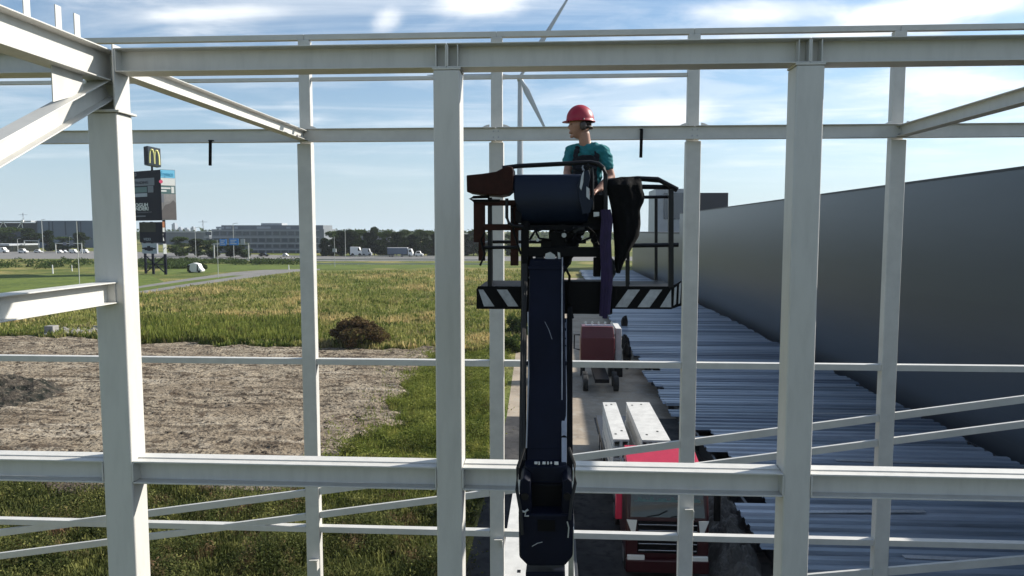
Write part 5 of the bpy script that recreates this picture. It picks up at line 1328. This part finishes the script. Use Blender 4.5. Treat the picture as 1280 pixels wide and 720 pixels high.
# ------------------------------------------------------------ wind turbine
DW = 440; hubp = PY(650, 97, DW); zb = 0
wt = thing('wind_turbine', 'tall grey wind turbine standing behind the worker with blades above the frame', 'wind turbine', (hubp.x, DW, 0))
b = MB(); b.cyl((hubp.x, DW+3, 0), (hubp.x, DW+3, hubp.z-1), 2.3, 1.45, 20); b.build('tower', 'turb', wt, smooth=True)
b = MB(); b.box((hubp.x-1.8, DW+.5, hubp.z-1.6), (hubp.x+1.8, DW+9, hubp.z+2)); b.build('nacelle', 'turb', wt, .5)
b = MB(); b.cyl((hubp.x, DW-2.5, hubp.z), (hubp.x, DW+.8, hubp.z), .8, 2.0, 16); b.build('hub', 'turb', wt, .2)
for ang, Lb in ((58, 60), (-63.5, 39), (178, 55)):
    d = Vector((math.cos(R(ang)), 0, math.sin(R(ang)))); n_ = Vector((-d.z, 0, d.x))
    b = MB(); st = [(0,1.0,1.0),(.06,1.1,.9),(.2,2.1,.45),(.5,1.4,.25),(.8,.85,.14),(1,.25,.05)]
    rings = []
    for (f_, w_, th_) in st:
        c0 = Vector((hubp.x, DW-1, hubp.z))+d*(1+Lb*f_)
        rings.append([c0+n_*(w_*math.cos(q)*(.9))+Vector((0,th_*math.sin(q),0)) for q in [k_*math.pi/4 for k_ in range(8)]])
    vs = [p for r_ in rings for p in r_]; fs = []
    for i in range(len(st)-1): fs += [(i*8+j, i*8+(j+1) % 8, (i+1)*8+(j+1) % 8, (i+1)*8+j) for j in range(8)]
    fs.append(tuple(range(7,-1,-1))); k0 = (len(st)-1)*8; fs.append(tuple(range(k0,k0+8)))
    b.add(vs, fs); b.build('blade', 'turb', wt, smooth=True)
# ------------------------------------------------------------ advertising pylon
DP = 166.0; s_ = DP/F
def mktext(txt, size, mtl, parent, origin, xdir, name='lettering', align='LEFT', bold=0.0, sx=1.0, fit=None):
    cu = bpy.data.curves.new('t', 'FONT'); cu.body = txt; cu.size = size; cu.align_x = align; cu.extrude = .01; cu.offset = bold
    o = bpy.data.objects.new('t', cu); col.objects.link(o); dg = bpy.context.evaluated_depsgraph_get(); dg.update()
    me = bpy.data.meshes.new_from_object(o.evaluated_get(dg)); bpy.data.objects.remove(o)
    if fit: xs = [v.co.x for v in me.vertices]; sx = fit/(max(xs)-min(xs))
    xd = Vector(xdir).normalized(); zd = Vector((0,0,1)); yd = xd.cross(zd)  # outward normal = xd x z
    Mx = Matrix(((xd.x*sx, 0, yd.x, 0), (xd.y*sx, 0, yd.y, 0), (0, 1, 0, 0), (0,0,0,1)))
    me.transform(Matrix.Translation(Vector(origin)-BASE[parent.name]) @ Mx)
    me.materials.clear(); return frommesh(name, me, [mtl], parent)
cx0 = PY(201.5, 240, DP).x   # front corner of the V
py_ = thing('advertising_pylon', 'tall dark advertising pylon with a yellow arched M sign on top', 'advertising pylon', (cx0, DP, 0))
Z = lambda v: PY(200, v, DP).z
# left panel runs from corner to left/back, right panel to right/back
LD = Vector((-1, .55, 0)).normalized(); RD = Vector((1, 1.0, 0)).normalized()
C0 = Vector((cx0, DP, 0))
def facelen(u, d): # distance along d from corner so that it lands at picture column u
    lo, hi = 0, 40
    for _ in range(40):
        m_ = (lo+hi)/2; q = C0+d*m_; r_ = (q-CAM); uu = 640+F*r_.dot(RT)/r_.dot(FW)
        if (uu > u) == (d.x < 0): lo = m_
        else: hi = m_
    return lo
LL = facelen(152, LD); LR = facelen(223.5, RD)
back = lambda d: Vector((0, 1, 0))*.5
def panel(u0, u1, v0, v1, d, m, name, prot=0.0, th=.35, parent=None):
    """panel on the face along direction d between picture columns u0<u1"""
    a_, c_ = facelen(u0, d) if u0 is not None else 0, facelen(u1, d) if u1 is not None else 0
    nrm = Vector((d.y, -d.x, 0)); nrm = nrm if nrm.y < 0 else -nrm
    p0, p1 = C0+d*a_+nrm*prot, C0+d*c_+nrm*prot
    b = MB(); z0, z1 = Z(v1), Z(v0)
    b.poly([(p0.x,p0.y,z0),(p1.x,p1.y,z0),(p1.x,p1.y,z1),(p0.x,p0.y,z1)], -nrm*th); return b.build(name, m, parent or py_)
pl_ = panel(152, None, 212, 275.5, LD, 'navysign', 'billboard')
pr_ = panel(None, 223.5, 211.5, 275, RD, 'photo', 'billboard')
panel(166, 197.5, 221.5, 231, LD, 'sgrey', 'sign_strip', .03, .02, pl_); panel(189, 196, 231.5, 240, LD, 'sgrey', 'sign_strip', .03, .02, pl_)
panel(166, 188, 240.5, 245, LD, 'slight', 'sign_strip', .03, .02, pl_)
panel(166, 188, 232.5, 239.5, LD, 'sgreen', 'sign_strip', .03, .02, pl_)
panel(None, 223, 212, 222, RD, 'cyan', 'sign_strip', .03, .02, pr_); panel(None, 223, 222.3, 231.5, RD, 'white', 'sign_strip', .03, .02, pr_)
panel(None, 223, 232, 242, RD, 'sgreen', 'sign_strip', .03, .02, pr_); panel(218, 221.5, 233, 241, RD, 'white', 'sign_strip', .06, .02, pr_)
panel(203.5, 217, 234, 236, RD, 'white', 'sign_strip', .06, .02, pr_); panel(203.5, 212, 237.5, 239.5, RD, 'white', 'sign_strip', .06, .02, pr_)
panel(204.5, 208.5, 243, 253, RD, 'sgrey', 'sign_strip', .03, .02, pr_)
nR = Vector((RD.y, -RD.x, 0)); nR = nR if nR.y < 0 else -nR
def onR(u, v, pr): q = C0+RD*facelen(u, RD)+nR*pr; return Vector((q.x, q.y, Z(v)))
nL = Vector((LD.y, -LD.x, 0)); nL = nL if nL.y < 0 else -nL
def onL(u, v, pr): q = C0+LD*facelen(u, LD)+nL*pr; return Vector((q.x, q.y, Z(v)))
b = MB(); b.poly([onR(*q, .03) for q in ((202,263),(210,256),(216,254),(220,250),(223,253),(223,274),(202,274))], nR*.02); b.build('photo_picture', 'photod', pr_)
q = onR(204.3, 227, .07); b = MB(); b.cyl(q, q+nR*.03, .42, n=14); b.build('round_logo', 'pinkr', pr_)
q = onR(204.0, 220, .06); mktext('Frymco', 1.55, 'tealtext', pr_, q, RD, fit=facelen(220.5, RD)-facelen(204, RD))
xdL = -LD
mktext('D', 1.1, 'slight', pl_, onL(173.5, 218, .05), xdL)
mktext('TRADING', .9, 'navysign', pl_, onL(173, 228.5, .07), xdL, bold=.01, fit=abs(facelen(190, LD)-facelen(173, LD)))
mktext('OGUH', 1.15, 'white', pl_, onL(172.6, 257.5, .05), xdL, bold=.04, fit=abs(facelen(188.5, LD)-facelen(172.6, LD)))
mktext('NDER!', 1.15, 'white', pl_, onL(172.6, 262.3, .05), xdL, bold=.04, fit=abs(facelen(189, LD)-facelen(172.6, LD)))
mktext('TOONGEBRACHT', .5, 'sgrey', pl_, onL(174, 265.8, .05), xdL, fit=abs(facelen(193, LD)-facelen(174, LD)))
panel(172.5, 185, 269, 270.5, LD, 'sgrey', 'sign_strip', .03, .02, pl_)
# lower panels
panel(176.5, None, 277.5, 303.5, LD, 'navysign', 'lower_panel'); lp = panel(176.8, 197, 278, 290, LD, 'ret', 'lower_panel', .04, .02)
l2 = panel(179, 197.5, 304.5, 317.5, LD, 'slight', 'lower_panel', .02)
r1_ = panel(None, 208.5, 277, 284.5, RD, 'orange', 'lower_panel'); r2_ = panel(None, 208.5, 284.5, 290, RD, 'white', 'lower_panel'); r3_ = panel(None, 208, 290, 304, RD, 'navysign', 'lower_panel'); r4_ = panel(None, 209.5, 304.8, 317.5, RD, 'white', 'lower_panel', .02)
mktext('WIDEX', .95, 'slight', py_, onL(181.5, 301, .05), xdL)
b = MB(); 
for (u, v, w_, h_) in ((181.5,311,1.6,.35),(184,311.5,1.2,.7),(187.5,311,1.2,1.2),(190.5,311.5,1.3,.8),(193.5,311,1.6,.35)): q = onL(u, v, .05); b.bar(q-LD*w_/2, q+LD*w_/2, .04, h_)
b.build('winged_emblem', 'navysign', l2)
b = MB(); b.poly([onR(*q, .05) for q in ((202,296),(206,297),(207,301),(202,301))], nR*.02); b.poly([onR(*q, .05) for q in ((202,292),(206,293),(205,294.5),(203,295))], nR*.02); b.each('logo_shape', 'white', r3_)
b = MB(); b.poly([onR(*q, .05) for q in ((202.5,311),(206,310),(208.5,308.5),(206,312),(203.5,312.5))], nR*.02); b.each('logo_shape', 'sgrey', r4_)
for u in (181,190.5):
    q = onL(u, 346, -.3); b = MB(); b.bar((q.x,q.y,0), (q.x,q.y,Z(277)), .45, .45, (0,1,0)); b.build('leg', 'navysign', py_)
for q in (C0+Vector((0,.6,0)), onR(208, 346, -.3)):
    b = MB(); b.bar((q.x,q.y,0), (q.x,q.y,Z(212) if q.x < cx0+.2 else Z(277)), .45, .45, (0,1,0)); b.build('leg', 'navysign', py_)
b = MB()
pA, pB, pC = onL(181,346,-.3), C0+Vector((0,.6,0)), onR(208,346,-.3)
for a_, c_ in ((pA,pB),(pB,pC)):
    b.bar((a_.x,a_.y,.3), (c_.x,c_.y,Z(320)), .2, .2); b.bar((a_.x,a_.y,Z(320)), (c_.x,c_.y,.3), .2, .2); b.bar((a_.x,a_.y,Z(331)), (c_.x,c_.y,Z(331)), .2, .2)
b.build('bracing', 'navysign', py_)
# M box on top
p0 = PY(185, 195, DP-.5); p1 = PY(201, 195, DP+.9); pl2 = PY(180, 195, DP+1.2)
p0 = Vector((p0.x, p0.y, 0)); p1 = Vector((p1.x, p1.y, 0)); pl2 = Vector((pl2.x, pl2.y, 0)); bk = pl2-p0
b = MB(); z0, z1 = Z(208), Z(182.5); b.poly([(p0.x,p0.y,z0+.4),(p1.x,p1.y,z0-.1),(p1.x,p1.y,z1-.5),(p0.x,p0.y,z1)], bk)
box_ = b.build('sign_box', 'sgrey', py_, .04)
b = MB(); b.poly([(p0.x-.01,p0.y-.01,z0+.4),(pl2.x,pl2.y,z0+.6),(pl2.x,pl2.y,z1),(p0.x-.01,p0.y-.01,z1)], (-.02,-.03,0)); b.build('side_cover', 'navysign', box_)
b = MB(); q = p0.lerp(p1, .4)+bk*.4; b.bar((q.x,q.y,Z(213)), (q.x,q.y,z0+.1), .35, .35, (0,1,0)); b.build('mast', 'navysign', py_)
fdv = (p1-p0); nn = Vector((fdv.y, -fdv.x, 0)).normalized(); nn = nn if nn.y < 0 else -nn
def onM(s, t): q = p0.lerp(p1, s)+nn*.06; return Vector((q.x, q.y, z0+.4-.5*s+(z1-z0-.4)*t))
b = MB()
for k0 in (0, 1):
    pts = []
    for i in range(15):
        a_ = math.pi*i/14; pts.append((.5-(.37 if k0 == 0 else 0)+.185*(1-math.cos(a_)), .1+.75*math.sin(a_)**.62))
    b.tube([onM(*q_) for q_ in pts], .19, 6)
b.build('arched_logo', 'yel', box_, smooth=True)
# haze
hz = MB(); hz.box((-1300,-120,-1), (1300,1650,150))
m_ = bpy.data.materials.new('haze_air'); m_.use_nodes = True; n_ = m_.node_tree.nodes; n_.remove(n_['Principled BSDF'])
pv = n_.new('ShaderNodeVolumePrincipled'); pv.inputs['Color'].default_value = (.86,.92,1,1); pv.inputs['Density'].default_value = .00014; pv.inputs['Anisotropy'].default_value = .3
m_.node_tree.links.new(pv.outputs[0], n_['Material Output'].inputs['Volume']); M['haze'] = m_
USE_HAZE = True
if USE_HAZE: tag(hz.build('haze', 'haze'), 'thin pale daylight haze over the whole site', 'haze', kind='stuff')
